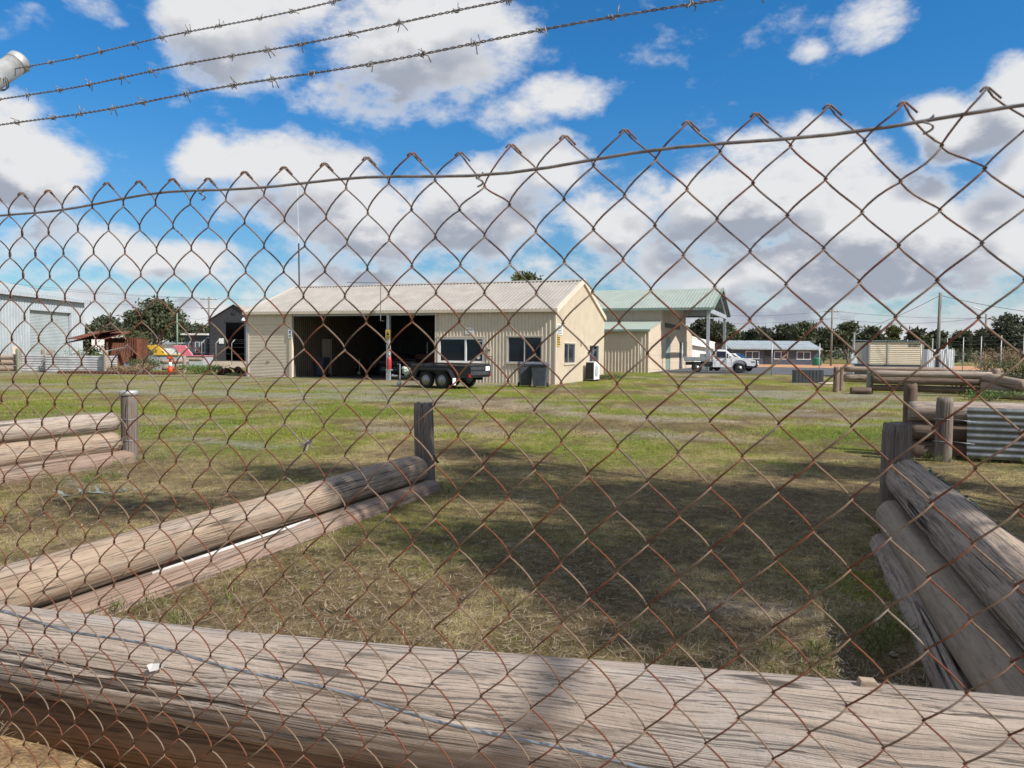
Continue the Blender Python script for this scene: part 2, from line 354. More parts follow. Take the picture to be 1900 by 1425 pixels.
# grass blades and clippings: too many to count
def blades(name, N, ymin, ymax, lmin, lmax, wk, label, lean=.9, dens=2.0, seed=1, short=1.0):
    r = np.random.default_rng(seed)
    q = r.random(N)
    p = 1-dens
    Y = (ymin**(p+1)+(ymax**(p+1)-ymin**(p+1))*q)**(1/(p+1)) if abs(p+1) > 1e-3 else ymin*(ymax/ymin)**q
    Xx = (r.random(N)*2-1)*(Y*.74+.7)
    keep = np.ones(N, bool); colr = np.zeros((N, 3)); zz = np.zeros(N); hs = np.ones(N)
    for i in range(N):
        x, y = Xx[i], Y[i]
        pl = Vector((x, y, 0))-NLP
        if -.12 < pl.dot(NLN) < .16: keep[i] = False; continue
        g, gr, ba = fields(x, y)
        if r.random() < max(gr*.97, ba*.72): keep[i] = False; continue
        k = r.random()
        tuft = fbm(x, y, 2.3, 2, 3)
        if r.random() < g+tuft*.5:
            kk = .5+.5*fbm(x, y, .16, 3, 9)+(k-.5)*.5; kk = min(1, max(0, kk))
            colr[i] = (GREEN*(1-kk)+YG*kk)*(.75+.55*r.random()); hs[i] = 1+max(0, tuft)*1.1
        else:
            colr[i] = (STRAW*k+np.array((.26, .195, .11))*(1-k))*(.4+.9*r.random()); hs[i] = .9
        if r.random() < ba*.65: colr[i] = np.array((.175, .118, .075))*(.5+.9*r.random()); hs[i] = .7
        zz[i] = gz(x, y)
    Xx, Y, colr, zz, hs = Xx[keep], Y[keep], colr[keep], zz[keep], hs[keep]; n = len(Y)
    az = r.random(n)*2*np.pi; ln = (lmin+(lmax-lmin)*r.random(n)**1.6)*hs; tl = r.random(n)*lean+.25
    dx, dy, dz = np.cos(az)*np.sin(tl), np.sin(az)*np.sin(tl), np.cos(tl)
    w = wk*(.6+.8*r.random(n))
    px, py = -np.sin(az+r.random(n)), np.cos(az+r.random(n))
    base = np.stack([Xx, Y, zz-.004], 1)
    v = np.empty((n, 3, 3))
    v[:, 0] = base+np.stack([px*w, py*w, np.zeros(n)], 1)
    v[:, 1] = base-np.stack([px*w, py*w, np.zeros(n)], 1)
    v[:, 2] = base+np.stack([dx, dy, dz], 1)*ln[:, None]
    m = bpy.data.meshes.new(name); m.vertices.add(n*3); m.vertices.foreach_set('co', v.ravel())
    m.loops.add(n*3); m.loops.foreach_set('vertex_index', np.arange(n*3)); m.polygons.add(n)
    m.polygons.foreach_set('loop_start', np.arange(0, n*3, 3)); m.polygons.foreach_set('loop_total', np.full(n, 3))
    a = m.color_attributes.new('tint', 'FLOAT_COLOR', 'POINT'); c4 = np.ones((n*3, 4), np.float32); c4[:, :3] = np.repeat(colr, 3, 0)
    a.data.foreach_set('color', c4.ravel()); m.update(calc_edges=True)
    if 'blade' not in MATS:
        bm_ = bpy.data.materials.new('blade'); bm_.use_nodes = True; t = NT(bm_.node_tree); b = t.n['Principled BSDF']
        an = t.new('ShaderNodeAttribute'); an.attribute_name = 'tint'; t.put(b.inputs['Base Color'], an.outputs[0]); b.inputs['Roughness'].default_value = .75; b.inputs['Specular IOR Level'].default_value = .2
        tr = t.new('ShaderNodeBsdfTranslucent'); t.put(tr.inputs[0], an.outputs[0]); mx = t.new('ShaderNodeMixShader'); mx.inputs[0].default_value = .3
        t.l.new(b.outputs[0], mx.inputs[1]); t.l.new(tr.outputs[0], mx.inputs[2]); t.l.new(mx.outputs[0], t.n['Material Output'].inputs[0]); MATS['blade'] = bm_
    m.materials.append(MATS['blade'])
    o = bpy.data.objects.new(name, m); col.objects.link(o)
    return tag(o, label, 'grass', kind='stuff')
blades('grass', 230000, 2.7, 15, .02, .07, .0030, 'short mown grass and straw clippings in the near bays', 1.15, 1.75, 1)
blades('grass', 110000, 13.5, 52, .03, .075, .0075, 'short green grass across the middle of the yard', .9, 1.5, 2)
# ------------------------------------------------------------------ chain link fence in front
rust = bpy.data.materials.new('rusted_wire'); rust.use_nodes = True; t = NT(rust.node_tree); b = t.n['Principled BSDF']
tcn = t.new('ShaderNodeTexCoord'); gp = t.new('ShaderNodeNewGeometry')
n1 = t.noise(gp.outputs['Position'], 9, 4, .6); n2 = t.noise(gp.outputs['Position'], 140, 4, .7)
sepz = t.new('ShaderNodeSeparateXYZ'); t.put(sepz.inputs[0], gp.outputs['Position'])
oi_ = t.new('ShaderNodeObjectInfo'); lowr = t.math('ADD', t.ramp(sepz.outputs[2], 1.85, 1.25), t.math('MULTIPLY', t.math('SUBTRACT', oi_.outputs['Random'], .5), .8))                      # less zinc left towards the ground
f = t.ramp(t.math('ADD', n1, t.math('MULTIPLY', lowr, .22)), .44, .66)
c = t.mix(f, (.135, .112, .105), (.165, .052, .024))
c = t.mix(t.ramp(n2, .42, .68), c, (.10, .045, .028))
c = t.mix(t.math('MULTIPLY', t.ramp(n1, .36, .26), .6), c, (.33, .31, .27))
t.put(b.inputs['Base Color'], c); b.inputs['Metallic'].default_value = .1; b.inputs['Roughness'].default_value = .72; b.inputs['Specular IOR Level'].default_value = .3
bp = t.new('ShaderNodeBump'); bp.inputs['Strength'].default_value = .5; bp.inputs['Distance'].default_value = .0006; t.put(bp.inputs['Height'], n2); t.put(b.inputs['Normal'], bp.outputs[0])
MATS['rusted_wire'] = rust
worn = rust.copy(); MATS['worn_wire'] = worn
for nd in worn.node_tree.nodes:
    if nd.type == 'MIX' and nd.data_type == 'RGBA':
        v = tuple(round(q, 3) for q in nd.inputs[7].default_value[:3])
        if v == (.165, .052, .024): nd.inputs[7].default_value = (.205, .145, .10, 1); nd.inputs[6].default_value = (.125, .106, .10, 1)
        if v == (.10, .045, .028): nd.inputs[7].default_value = (.17, .105, .07, 1)
mat('galv_wire', (.30, .33, .36), .45, .55, var=.25, vscale=30)
mat('galv_dark', (.21, .20, .20), .5, .5, var=.3, vscale=60)
mat('galv_tube', (.42, .43, .43), .5, .5, var=.2, vscale=14, dirt=.3, dirtcol=(.2, .16, .12))
P = .0348; PV = .0711; FZ = 1.806
FO = Vector((-.8247, 1.3087, 0)); FYAW = math.atan2(-.4226, .9063)
fence = thing('chain_link_fence', 'rusted chain link fence topped with barbed wire, closest to the viewer', 'fence', FO, FYAW)
r_f = random.Random(3)
WR = .00108
PULL = [(.865, 1.775, .013), (1.343, 1.765, .016), (.41, 1.775, .006)]      # where a tie has dragged the mesh down
def warp(x, z):
    dx = .004*noise.noise(Vector((x*7, z*7, 8.1)))+.006*noise.noise(Vector((x*1.8, z*2.4, 3.3)))
    dz = .004*noise.noise(Vector((x*7, z*7, 1.7)))-.004*math.sin(x*2.2)-.0062*max(0, x)
    for px_, pz_, a_ in PULL: dz -= a_*math.exp(-((x-px_)/.035)**2-((z-pz_)/.05)**2)
    return dx, dz
def wire(i, into=None, SEG=10):
    """one flattened spiral; even wires finish leaning right, odd ones leaning left, hooked together in pairs"""
    pts = []; cx = (i-.5)*P                       # wires 0 and 1 meet at the first peak
    A = P/2+WR*1.2; B = .0068
    ph0 = math.pi/2 if i % 2 == 0 else -math.pi/2
    zb = .04+.01*r_f.random(); turns = (FZ-zb)/PV
    n = int(turns*SEG)
    jx = [r_f.uniform(-1, 1) for _ in range(40)]
    for k in range(n+1):
        z = FZ-k/SEG*PV; ph = ph0-k/SEG*2*math.pi
        q = (ph/(2*math.pi)+.25) % 1.0
        tri = 4*q-1 if q < .5 else 3-4*q
        tri = math.sin(tri*math.pi/2)*.16+tri*.84
        co = math.cos(ph)
        if k == 0: A_ = P/2
        else: A_ = A
        dx, dz = warp(cx+A_*tri, z)
        dy = .012*noise.noise(Vector((cx*1.3, z*1.9, .4)))
        pts.append((cx+A_*tri+dx, -B*math.copysign(abs(co)**.7, co)+dy, z+dz))
    pts.reverse()
    top = Vector(pts[-1]); s = 1 if i % 2 == 0 else -1
    L = .015 if s > 0 else .006
    tail = [top+Vector((s*.0008, .001*s, .0012)), top+Vector((s*.0026, .0022*s, .0004)), top+Vector((s*(.0016+L*.70), .0030*s, -L*.70+.0008))]
    if into is not None: into.tube(pts+tail, WR, 4); return
    mb = MB(); mb.tube(pts+tail, WR, 6)
    return mb.build('mesh_wire', 'rusted_wire' if i % 2 == 0 else 'worn_wire', fence, smooth=True)
for i in range(-24, 62): wire(i)
for rng_ in (range(-84, -24), range(62, 122)):           # the mesh runs on past the next posts
    mb = MB()
    for i in rng_: wire(i, mb, 8)
    mb.build('mesh_panel', 'rusted_wire', fence, smooth=True)['kind'] = 'stuff'
def line_wire(name, z, m, r, x0=-2.95, x1=4.2, y=-.004, sagf=.006, label=None):
    pts = []
    for q in np.linspace(x0, x1, 142):
        k = (q+.89)/3.04*60; pts.append((q, y+.004*math.sin(k*.9), z+sagf*math.sin(k*.31)+sagf*.6*math.sin(k*.83+1)-(.0062*max(0, q) if z > 1.5 else 0)))
    mb = MB(); mb.tube(pts, r, 6); o = mb.build(name, m, fence, smooth=True)
    if label: o['label'] = label
    return o
line_wire('line_wire', 1.775, 'galv_dark', .0018, label='grey straining wire along the top of the mesh')
line_wire('line_wire', 1.074, 'galv_wire', .0022, y=.009, sagf=.0025, label='blue-grey straining wire halfway up the mesh')
line_wire('line_wire', .10, 'galv_wire', .0022)
# twisted ties where the straining wire is fixed to the mesh
for x, z in ((.865, 1.768), (1.343, 1.752), (.41, 1.778)):
    z = 1.775-.0062*max(0, x)+.006*math.sin((x+.89)/3.04*60*.31)+.0036*math.sin((x+.89)/3.04*60*.83+1)-.004
    mb = MB(); mb.tube([(x+.004*math.cos(a), .004*math.sin(a)-.002, z+.008-.0018*a) for a in np.linspace(0, 9, 30)], .0011, 5)
    mb.build('wire_tie', 'galv_dark', fence, smooth=True)
mb = MB(); rb = random.Random(5)
for q in range(9):
    d_ = Vector((rb.uniform(-1, 1), rb.uniform(-1, 1), rb.uniform(-1, 1))).normalized(); mb.tube([Vector((.605, -.004, 1.42))-d_*.004, Vector((.605, -.004, 1.42))+d_*rb.uniform(.007, .013)], .0012, 5)
mb.build('wire_knot', 'galv_dark', fence)
# posts with cranked arms for the barbed wire
def fence_post(x):
    mb = MB(); mb.tube([(x, .03, -.3), (x, .03, 1.74), (x, .032, 1.79), (x, .055, 1.835), (x, .30, 2.08), (x, .56, 2.34)], .029, 16)
    p = mb.build('post', 'galv_tube', fence, smooth=True)
    mb = MB(); mb.lathe([(.030, 0), (.031, .004), (.031, .02), (.024, .028), (.0, .03)], n=16)
    o = mb.build('post_cap', 'galv_tube', p, smooth=True); o.location = (x, .552, 2.332); o.rotation_euler = (R(-45), 0, 0)
    for (oy, oz) in BARB:
        mb = MB(); c = Vector((x, oy+.0, oz+.0)); d = Vector((0, .707, .707))
        for q in range(2):
            mb.tube([Vector((x+.032*math.cos(a), 0, 0))+Vector((0, oy-.018, oz-.018))+Vector((0, -.707, .707))*.032*math.sin(a)+d*(.0035*(q*2-1)+.003*a-.01) for a in np.linspace(0, 6.28, 18)], .0016, 5)
        mb.build('wire_tie', 'galv_dark', fence, smooth=True)
    return p
BARB = [(.24, 2.026), (.364, 2.142), (.516, 2.291)]
for x in (-.886, 2.11): fence_post(x)
bmesh_ = None
barb_meshes = []
for s in range(5):
    rr = random.Random(s); mb = MB()
    for q in range(2):
        a0 = rr.random()*6.28; x0 = (q-.5)*.006
        d1 = Vector((rr.uniform(-.5, .5), math.cos(a0), math.sin(a0))).normalized(); d2 = Vector((rr.uniform(-.5, .5), -math.cos(a0+.5), -math.sin(a0+.5))).normalized()
        coil = [Vector((x0+.0011*k, .0042*math.cos(a0+k*.8), .0042*math.sin(a0+k*.8))) for k in range(-4, 5)]
        mb.tube([coil[0]+d1*.013]+coil+[coil[-1]+d2*.013], .0009, 4)
    barb_meshes.append(mb.mesh('barb', 'galv_dark', True))
for bi, (oy, oz) in enumerate(BARB):
    x0, x1 = -3.0, 4.2; n = 1000
    def cl(x): return Vector((x, oy+.02, oz+.02-.012*abs(math.sin((x+.9)/3.0*math.pi))+.0025*math.sin(x*9+bi*2)))
    mb = MB()
    for q in range(2):
        mb.tube([cl(x)+Vector((0, .0016*math.cos(x*230+q*math.pi), .0016*math.sin(x*230+q*math.pi))) for x in np.linspace(x0, x1, n)], .00105, 5)
    w = mb.build('barbed_wire', 'galv_dark', fence, smooth=True)
    x = x0+.03+.03*bi
    while x < x1:
        o = bpy.data.objects.new('barb', r_f.choice(barb_meshes)); col.objects.link(o); o.parent = w; o.location = cl(x)
        o.rotation_euler = (r_f.random()*6.28, 0, 0); x += r_f.uniform(.085, .125)

# ------------------------------------------------------------------ log walls of the storage bays
wood('pole_grey', (.43, .355, .295), (.315, .25, .205), (.37, .335, .31), 1.45, .8)
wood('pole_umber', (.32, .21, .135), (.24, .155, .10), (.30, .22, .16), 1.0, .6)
wood('pole_brown', (.38, .295, .22), (.28, .20, .145), (.34, .295, .255), 1.2, .8)
wood('pole_dark', (.165, .115, .085), (.115, .078, .058), (.19, .155, .13), .9, .5)
wood('pole_red', (.29, .205, .16), (.225, .155, .115), (.30, .245, .205), .9, .7)
wood('pole_pale', (.38, .30, .235), (.28, .215, .165), (.32, .26, .215), .8, .6, lich=.35, split=1.0, sfreq=9)
wood('pole_smooth', (.36, .285, .21), (.31, .24, .175), (.27, .21, .155), .5, .25, lich=.3, bumpd=.008, split=0)
wood('post_wood', (.215, .175, .15), (.145, .115, .098), (.25, .215, .19), 1.0, .7)
wood('post_green', (.30, .31, .25), (.22, .24, .19), (.28, .25, .2), .8, .5)
def log(p0, p1, r0, r1, m, label=None, seed=0, seg=28, step=.11, rough=.05, cracks=6, deep=1.0, name='log', group=None, cat='log', sag=0.0, cap=True):
    p0, p1 = Vector(p0), Vector(p1); d = p1-p0; L = d.length; rr = random.Random(seed)
    rings = max(8, int(L/step)); vs = []
    ck = [(rr.random()*6.28, rr.random()*L, rr.uniform(.3, 1.3)*min(1.5, L*.35), rr.uniform(.018, .05), rr.uniform(-.2, .2)) for _ in range(cracks)]
    for i in range(rings+1):
        t_ = i/rings; x = L*t_; rb = r0+(r1-r0)*t_
        if i in (0, rings): rb *= .93
        bend = sag*math.sin(math.pi*t_)+.03*noise.noise(Vector((x*.45, seed, 0)))
        for j in range(seg):
            a = 2*math.pi*j/seg
            r_ = rb*(1+1.5*rough*noise.noise(Vector((x*.7, math.cos(a)*1.3+seed, math.sin(a)*1.3)))+rough*.45*noise.noise(Vector((x*2.2, math.cos(a)*6, math.sin(a)*6+seed))))
            for (ca_, cx, cl_, cd, sk) in ck:
                u = abs(x-cx)/cl_
                if u < 1:
                    da = abs((a-ca_-sk*(x-cx)+.08*math.sin(x*5+ca_)+math.pi) % (2*math.pi)-math.pi)
                    wd = max(.05, 4.2/seg)*(1.5 if deep > 2 else 1)
                    if da < wd: r_ -= cd*deep*rb*1.6*(1-u*u)*(1-da/wd)
            xx = x+(rr.uniform(-.012, .012) if i in (0, rings) else 0)
            vs.append((xx, r_*math.cos(a), r_*math.sin(a)+bend))
    fs = [(i*seg+j, (i+1)*seg+j, (i+1)*seg+(j+1) % seg, i*seg+(j+1) % seg) for i in range(rings) for j in range(seg)]
    k = len(vs); vs += [(.012, 0, 0), (L-.012, 0, 0)]
    fs += [(k, j, (j+1) % seg) for j in range(seg)]+[(k+1, rings*seg+(j+1) % seg, rings*seg+j) for j in range(seg)]
    mb = MB(); mb.v = vs; mb.f = fs; mb.n = len(vs)
    o = mb.build(name, m, smooth=True); o.location = p0; o.rotation_euler = d.to_track_quat('X', 'Z').to_euler()
    if label: tag(o, label, cat, group)
    return o
def post(x, y, h, r, m, label, seed, lean=(0, 0), cat='post', depth=.2, name='timber_post'):
    return log((x, y, -depth), (x+lean[0], y+lean[1], h), r, r*.97, m, label, seed, seg=22, step=.08, rough=.035, cracks=5, name=name, cat=cat)
def pt(x, y, s, off, z): return (x-WV.x*s+UV.x*off, y-WV.y*s+UV.y*off, z)
# front log, right across the bottom of the view
log((-4.0, 3.343, .45), (2.75, 1.682, .375), .10, .247, 'pole_grey', 'big weathered grey pole lying across the front, behind the mesh', 1, 140, .035, .045, 34, 1.5)
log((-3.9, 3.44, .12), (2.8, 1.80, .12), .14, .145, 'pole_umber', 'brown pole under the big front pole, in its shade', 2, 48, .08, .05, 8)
# left bay wall
A0 = (-5.16, 10.36)
log(pt(*A0, .10, -.16, .545), pt(*A0, 6.2, -.16, .54), .125, .13, 'pole_grey', 'top pole of the far left wall, pale grey upper face', 3, 36, .08)
log(pt(*A0, .12, -.13, .265), pt(*A0, 6.2, -.13, .27), .15, .155, 'pole_brown', 'middle pole of the far left wall, split and dark below', 4, 36, .08)
log(pt(*A0, .0, .02, .03), pt(*A0, 6.2, .02, .0), .14, .14, 'pole_red', 'reddish bottom pole of the far left wall, half buried', 5, 28, .1)
pa = post(*A0, .945, .108, 'post_wood', 'round timber post with a pale metal cap at the left wall', 6)
mat('cap_metal', (.50, .51, .52), .5, .5, var=.15, vscale=20)
mb = MB(); mb.lathe([(.118, -.05), (.119, 0), (.112, .012), (.0, .018)], n=24); o = mb.build('metal_cap', 'cap_metal', pa, smooth=True)
o.rotation_euler = (0, math.pi/2, 0); o.location = (1.145, 0, 0)
for xx in (.78, .50):
    mb = MB(); mb.tube([(xx+.004*math.sin(3*a), .113*math.cos(a), .113*math.sin(a)) for a in np.linspace(0, 6.283, 26)], .004, 5); mb.build('wire_band', 'galv_wire', pa, smooth=True)
# middle bay wall
B0 = (-.96, 8.62)
log(pt(*B0, .13, -.05, .225), pt(*B0, 7.2, -.03, .215), .155, .125, 'pole_brown', 'long brown pole slanting up to the middle post, top of its wall', 7, 72, .05, .05, 16)
log(pt(*B0, .1, .13, -.01), pt(*B0, 6.6, .16, -.02), .135, .135, 'pole_red', 'red-stained pole half buried under the slanting middle pole', 8, 36, .08)
pb = post(*B0, .95, .113, 'post_wood', 'squared-off dark post at the end of the slanting middle poles', 9, lean=(-.03, .02))
mb = MB(); mb.box(-.012, -.05, 0, .03, .22, .004); o = mb.build('metal_strap', 'galv_wire', pb); o.location = (.50, -.10, .09); o.rotation_euler = (0, math.pi/2, -.9)
mb = MB(); s0, s1 = Vector(pt(*B0, 2.35, .145, .115)), Vector(pt(*B0, 4.02, .16, .112)); d_ = s1-s0
mb.box(0, -.001, 0, d_.length, .001, .017); mb.box(0, .001, 0, d_.length, .012, .002)
mat('white_metal', (.58, .58, .57), .5, .0, var=.15, vscale=6, dirt=.4)
o = mb.build('metal_strip', 'white_metal'); o.location = s0; o.rotation_euler = d_.to_track_quat('X', 'Z').to_euler(); tag(o, 'long thin white metal strip wedged between the middle poles', 'strip')
# right bay wall
C0 = (3.31, 6.6)
def rt(s, off, z): return (C0[0]-.324*s+.946*off, C0[1]-.946*s-.324*off, z)
log(rt(.10, .07, .50), rt(5.6, .09, .50), .165, .17, 'pole_pale', 'thick cracked grey pole on top of the right wall', 10, 120, .035, .06, 30, 2.6)
log(rt(.18, -.03, .185), rt(5.6, -.02, .18), .145, .15, 'pole_smooth', 'smooth tan pole under the cracked grey pole at right', 11, 56, .06, .05, 3)
log(rt(.42, -.13, -.02), rt(4.6, -.15, -.02), .12, .13, 'pole_pale', 'rough splintered pole at the foot of the right wall', 12, 56, .05, .16, 18, 2.0)
pc = post(*C0, .957, .118, 'post_wood', 'dark split post standing at the end of the right wall', 13, lean=(.02, 0))
mb = MB(); mb.box(-.02, -.09, 0, .02, .16, .003); o = mb.build('metal_strap', 'galv_wire', pc); o.location = (.58, -.13, -.05); o.rotation_euler = (0, math.pi/2, .3)
mat('green_net', (.012, .10, .075), .7, var=.3, vscale=30)
mb = MB()
for q in range(9):
    sp = random.Random(q); pts = []
    for k in range(40):
        s_ = .12+k*.045
        pts.append(Vector(rt(s_, .07+.155+.018*math.sin(k*1.1+q), .50+.10-.012*q+.012*math.sin(k*1.7+q*2))))
    mb.tube(pts, .0035, 4)
tag(mb.build('green_netting', 'green_net'), 'strip of dark green netting hanging along the right wall', 'netting')
# right back bay with corrugated sheet
E0 = (6.25, 11.1)
post(*E0, .93, .115, 'post_wood', 'grey post with wire bands in front of the right back poles', 14)
post(6.22, 12.0, 1.09, .10, 'pole_dark', 'dark narrow post behind the right back poles', 15)
for i, (z, r_, m_, lb) in enumerate(((.69, .15, 'pole_grey', 'pale top pole of the right back wall, above the tin sheet'), (.40, .148, 'pole_dark', 'dark middle pole of the right back wall, behind the tin sheet'), (.10, .15, 'pole_dark', 'lowest dark pole of the right back wall'))):
    a = Vector((6.02, 11.66, z)); log(a, a+UV*4.6, r_, r_*1.05, m_, lb, 16+i, 32, .1)
mat('zinc', (.20, .21, .215), .36, .75, var=.22, vscale=4, dirt=.5, dirtcol=(.16, .15, .13))
mb = MB(); mb.ribbed((0, 0, 0), (0, 0, 1), (1, 0, 0), (0, -1, 0), .74, 0, 2.6, .093, .022, 'wave')
o = mb.build('corrugated_sheet', 'zinc', smooth=True); o.location = (6.60, 11.12, .05); o.rotation_euler = (R(-7), 0, YAW)
tag(o, 'corrugated tin sheet leaning against the right back poles', 'tin sheet')
mb = MB()
for z_, yy in ((.62, 10.98), (.30, 10.98)):
    mb = MB(); mb.tube([(6.22+.118*math.cos(a), 11.1+.118*math.sin(a), z_+.006*math.sin(2*a)) for a in np.linspace(0, 6.283, 24)]+[(6.34, 11.08, z_), (6.62, 10.97, z_-.03)], .005, 5)
    tag(mb.build('wire_band', 'galv_wire', smooth=True), 'upper wire loop round the grey post at right' if z_ > .5 else 'lower wire loop round the grey post at right', 'wire')
# far right bay
a = Vector((13.55, 29.7, 0))
for i, (z, dy, m_, lb) in enumerate(((.80, 0, 'pole_grey', 'pale top pole of the far right bay'), (.53, -.06, 'pole_dark', 'dark second pole of the far right bay'), (.24, .05, 'pole_dark', 'dark lowest pole of the far right bay'))):
    p_ = a+Vector((.3, dy, z)); log(p_, p_+UV*4.0, .125, .13, m_, lb, 30+i, 18, .25)
p_ = Vector((13.6, 31.6, .92)); log(p_, p_+UV*3.9, .12, .11, 'pole_brown', 'light brown pole behind the far right bay', 34, 18, .25)
p_ = Vector((13.6, 31.6, .55)); log(p_, p_+UV*5.2, .17, .17, 'pole_brown', 'lower brown pole behind the far right bay', 35, 18, .25)
for i, (q0, q1, r_, m_, lb) in enumerate((((17.35, 28.6, .72), (17.78, 26.7, .52), .20, 'pole_pale', 'grey crooked log with its hollow end facing the viewer'), ((17.2, 28.2, .40), (18.6, 26.3, .22), .17, 'pole_brown', 'brown log lying under the crooked log at far right'), ((16.9, 27.7, .14), (18.6, 25.6, .06), .16, 'pole_brown', 'bottom log of the heap at far right'))):
    log(q0, q1, r_, r_*.95, m_, lb, 40+i, 18, .15, .10)
post(13.86, 29.85, .86, .125, 'post_green', 'greenish round post at the corner of the far right bay', 44)
post(13.0, 30.9, 1.02, .12, 'pole_red', 'reddish post at the back corner of the far right bay', 45)
post(13.75, 32.2, 1.0, .15, 'pole_brown', 'stout brown post behind the greenish post', 46)
post(18.7, 29.8, 1.02, .17, 'pole_brown', 'orange-brown stump rising behind the far right poles', 47)
log((13.0, 29.6, .10), (13.7, 29.35, .10), .16, .14, 'pole_dark', 'short dark log at the foot of the greenish post', 48, 18, .2, .12)
# ------------------------------------------------------------------ buildings
mat('cream_steel', (.64, .56, .455), .55, .0, var=.05, vscale=1.5, dirt=.12, dirtcol=(.40, .29, .19))
mat('shaded_cream', (.125, .103, .078), .7, 0, var=.12, vscale=1.5)  # cream partition, darkened to paint in the open bay's shade
mat('cream_trim', (.64, .55, .45), .5, .0, var=.05, vscale=2)
mat('roof_cream', (.345, .32, .29), .5, .0, var=.08, vscale=1.2, dirt=.2, dirtcol=(.30, .26, .21))
mat('roof_green', (.30, .345, .305), .5, .0, var=.06, vscale=1.0)
mat('green_trim', (.20, .27, .23), .5, .0, var=.06)
mat('zinc_wall', (.46, .50, .53), .5, .3, var=.06, vscale=1)
mat('zinc_roof', (.42, .47, .48), .5, .3, var=.06, vscale=1)
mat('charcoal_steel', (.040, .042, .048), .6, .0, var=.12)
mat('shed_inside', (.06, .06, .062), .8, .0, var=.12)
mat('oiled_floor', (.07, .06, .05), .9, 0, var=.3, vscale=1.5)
mat('white_frame', (.78, .79, .80), .35, .0, var=.04)
mat('alu_frame', (.52, .53, .54), .4, .5, var=.06)
mat('galv_steel', (.44, .47, .50), .5, .4, var=.12, vscale=6)
mat('white_paint', (.78, .78, .77), .5, .0, var=.04)
mat('grey_paint', (.40, .43, .47), .6, .0, var=.06)
mat('blue_grey', (.075, .095, .13), .6, .0, var=.08)
mat('black_plastic', (.018, .019, .021), .45, .0, var=.2)
mat('dark_void', (.01, .01, .012), .9, .0)
mat('sign_white', (.78, .79, .80), .5); mat('sign_yellow', (.58, .40, .08), .5); mat('ink', (.03, .03, .035), .6); mat('sign_blue', (.05, .08, .28), .6)
mat('red_paint', (.42, .045, .05), .35, .0, var=.1)
mat('curtain', (.55, .56, .57), .8, .0, var=.1, vscale=20, stretch=(8, 8, .5))
g = bpy.data.materials.new('window_glass'); g.use_nodes = True; b = g.node_tree.nodes['Principled BSDF']
b.inputs['Base Color'].default_value = (.010, .016, .030, 1); b.inputs['Roughness'].default_value = .05; b.inputs['Specular IOR Level'].default_value = .4; MATS['window_glass'] = g
# give the glass a touch of unevenness so reflections are not mirror flat
t = NT(g.node_tree); bp = t.new('ShaderNodeBump'); bp.inputs['Strength'].default_value = .08; tcn = t.new('ShaderNodeTexCoord'); t.put(bp.inputs['Height'], t.noise(tcn.outputs['Object'], 2.5, 2)); t.put(b.inputs['Normal'], bp.outputs[0])

def window(parent, x0, x1, z0, z1, frame='alu_frame', split=.5, fw=.05, y=0, axis='x', pane='window_glass', sill=True, proud=.03):
    """window in a wall whose outside faces -y (axis x) or +x (axis y)"""
    def bx(mb, a0, b0, a1, b1, d0, d1):
        if axis == 'x': mb.box(a0, y+d0, b0, a1, y+d1, b1)
        else: mb.box(y-d1, a0, b0, y-d0, a1, b1)
    mb = MB()
    bx(mb, x0, z0, x0+fw, z1, -proud, .05); bx(mb, x1-fw, z0, x1, z1, -proud, .05); bx(mb, x0+fw, z1-fw, x1-fw, z1, -proud, .05); bx(mb, x0+fw, z0, x1-fw, z0+fw, -proud, .05)
    f = mb.build('window', frame, parent)
    xs = [x0+fw, x1-fw]
    if split:
        xm = x0+(x1-x0)*split; mb = MB(); bx(mb, xm-fw*.5, z0+fw, xm+fw*.5, z1-fw, -proud+.004, .046); mb.build('mullion', frame, f)
        xs = [x0+fw, xm-fw*.5, xm+fw*.5, x1-fw]
    for i in range(0, len(xs), 2):
        mb = MB(); bx(mb, xs[i], z0+fw, xs[i+1], z1-fw, .018+.006*i, .026+.006*i); mb.build('pane', pane, f)
    if sill:
        mb = MB(); bx(mb, x0-.05, z0-.06, x1+.05, z0-.004, -proud-.06, .02); mb.build('sill', 'cream_trim', f)
        mb = MB(); bx(mb, x0-.06, z1+.003, x1+.06, z1+.06, -proud-.03, .02); bx(mb, x0-.07, z0, x0-.003, z1, -proud-.015, .02); bx(mb, x1+.003, z0, x1+.07, z1, -proud-.015, .02); mb.build('surround', 'cream_trim', f)
    return f
FR = Vector((1.96, 35.4, 0)); SL, SW, EH, RH = 17.5, 8.8, 3.47, 5.14
shed = thing('machinery_shed', 'long cream steel shed with an open bay and pale ribbed roof', 'shed', FR-UV*SL, YAW)
SLOPE = (RH-EH)/(SW/2)
def gab(y): return EH+SLOPE*(SW/2-abs(y-SW/2))-.03
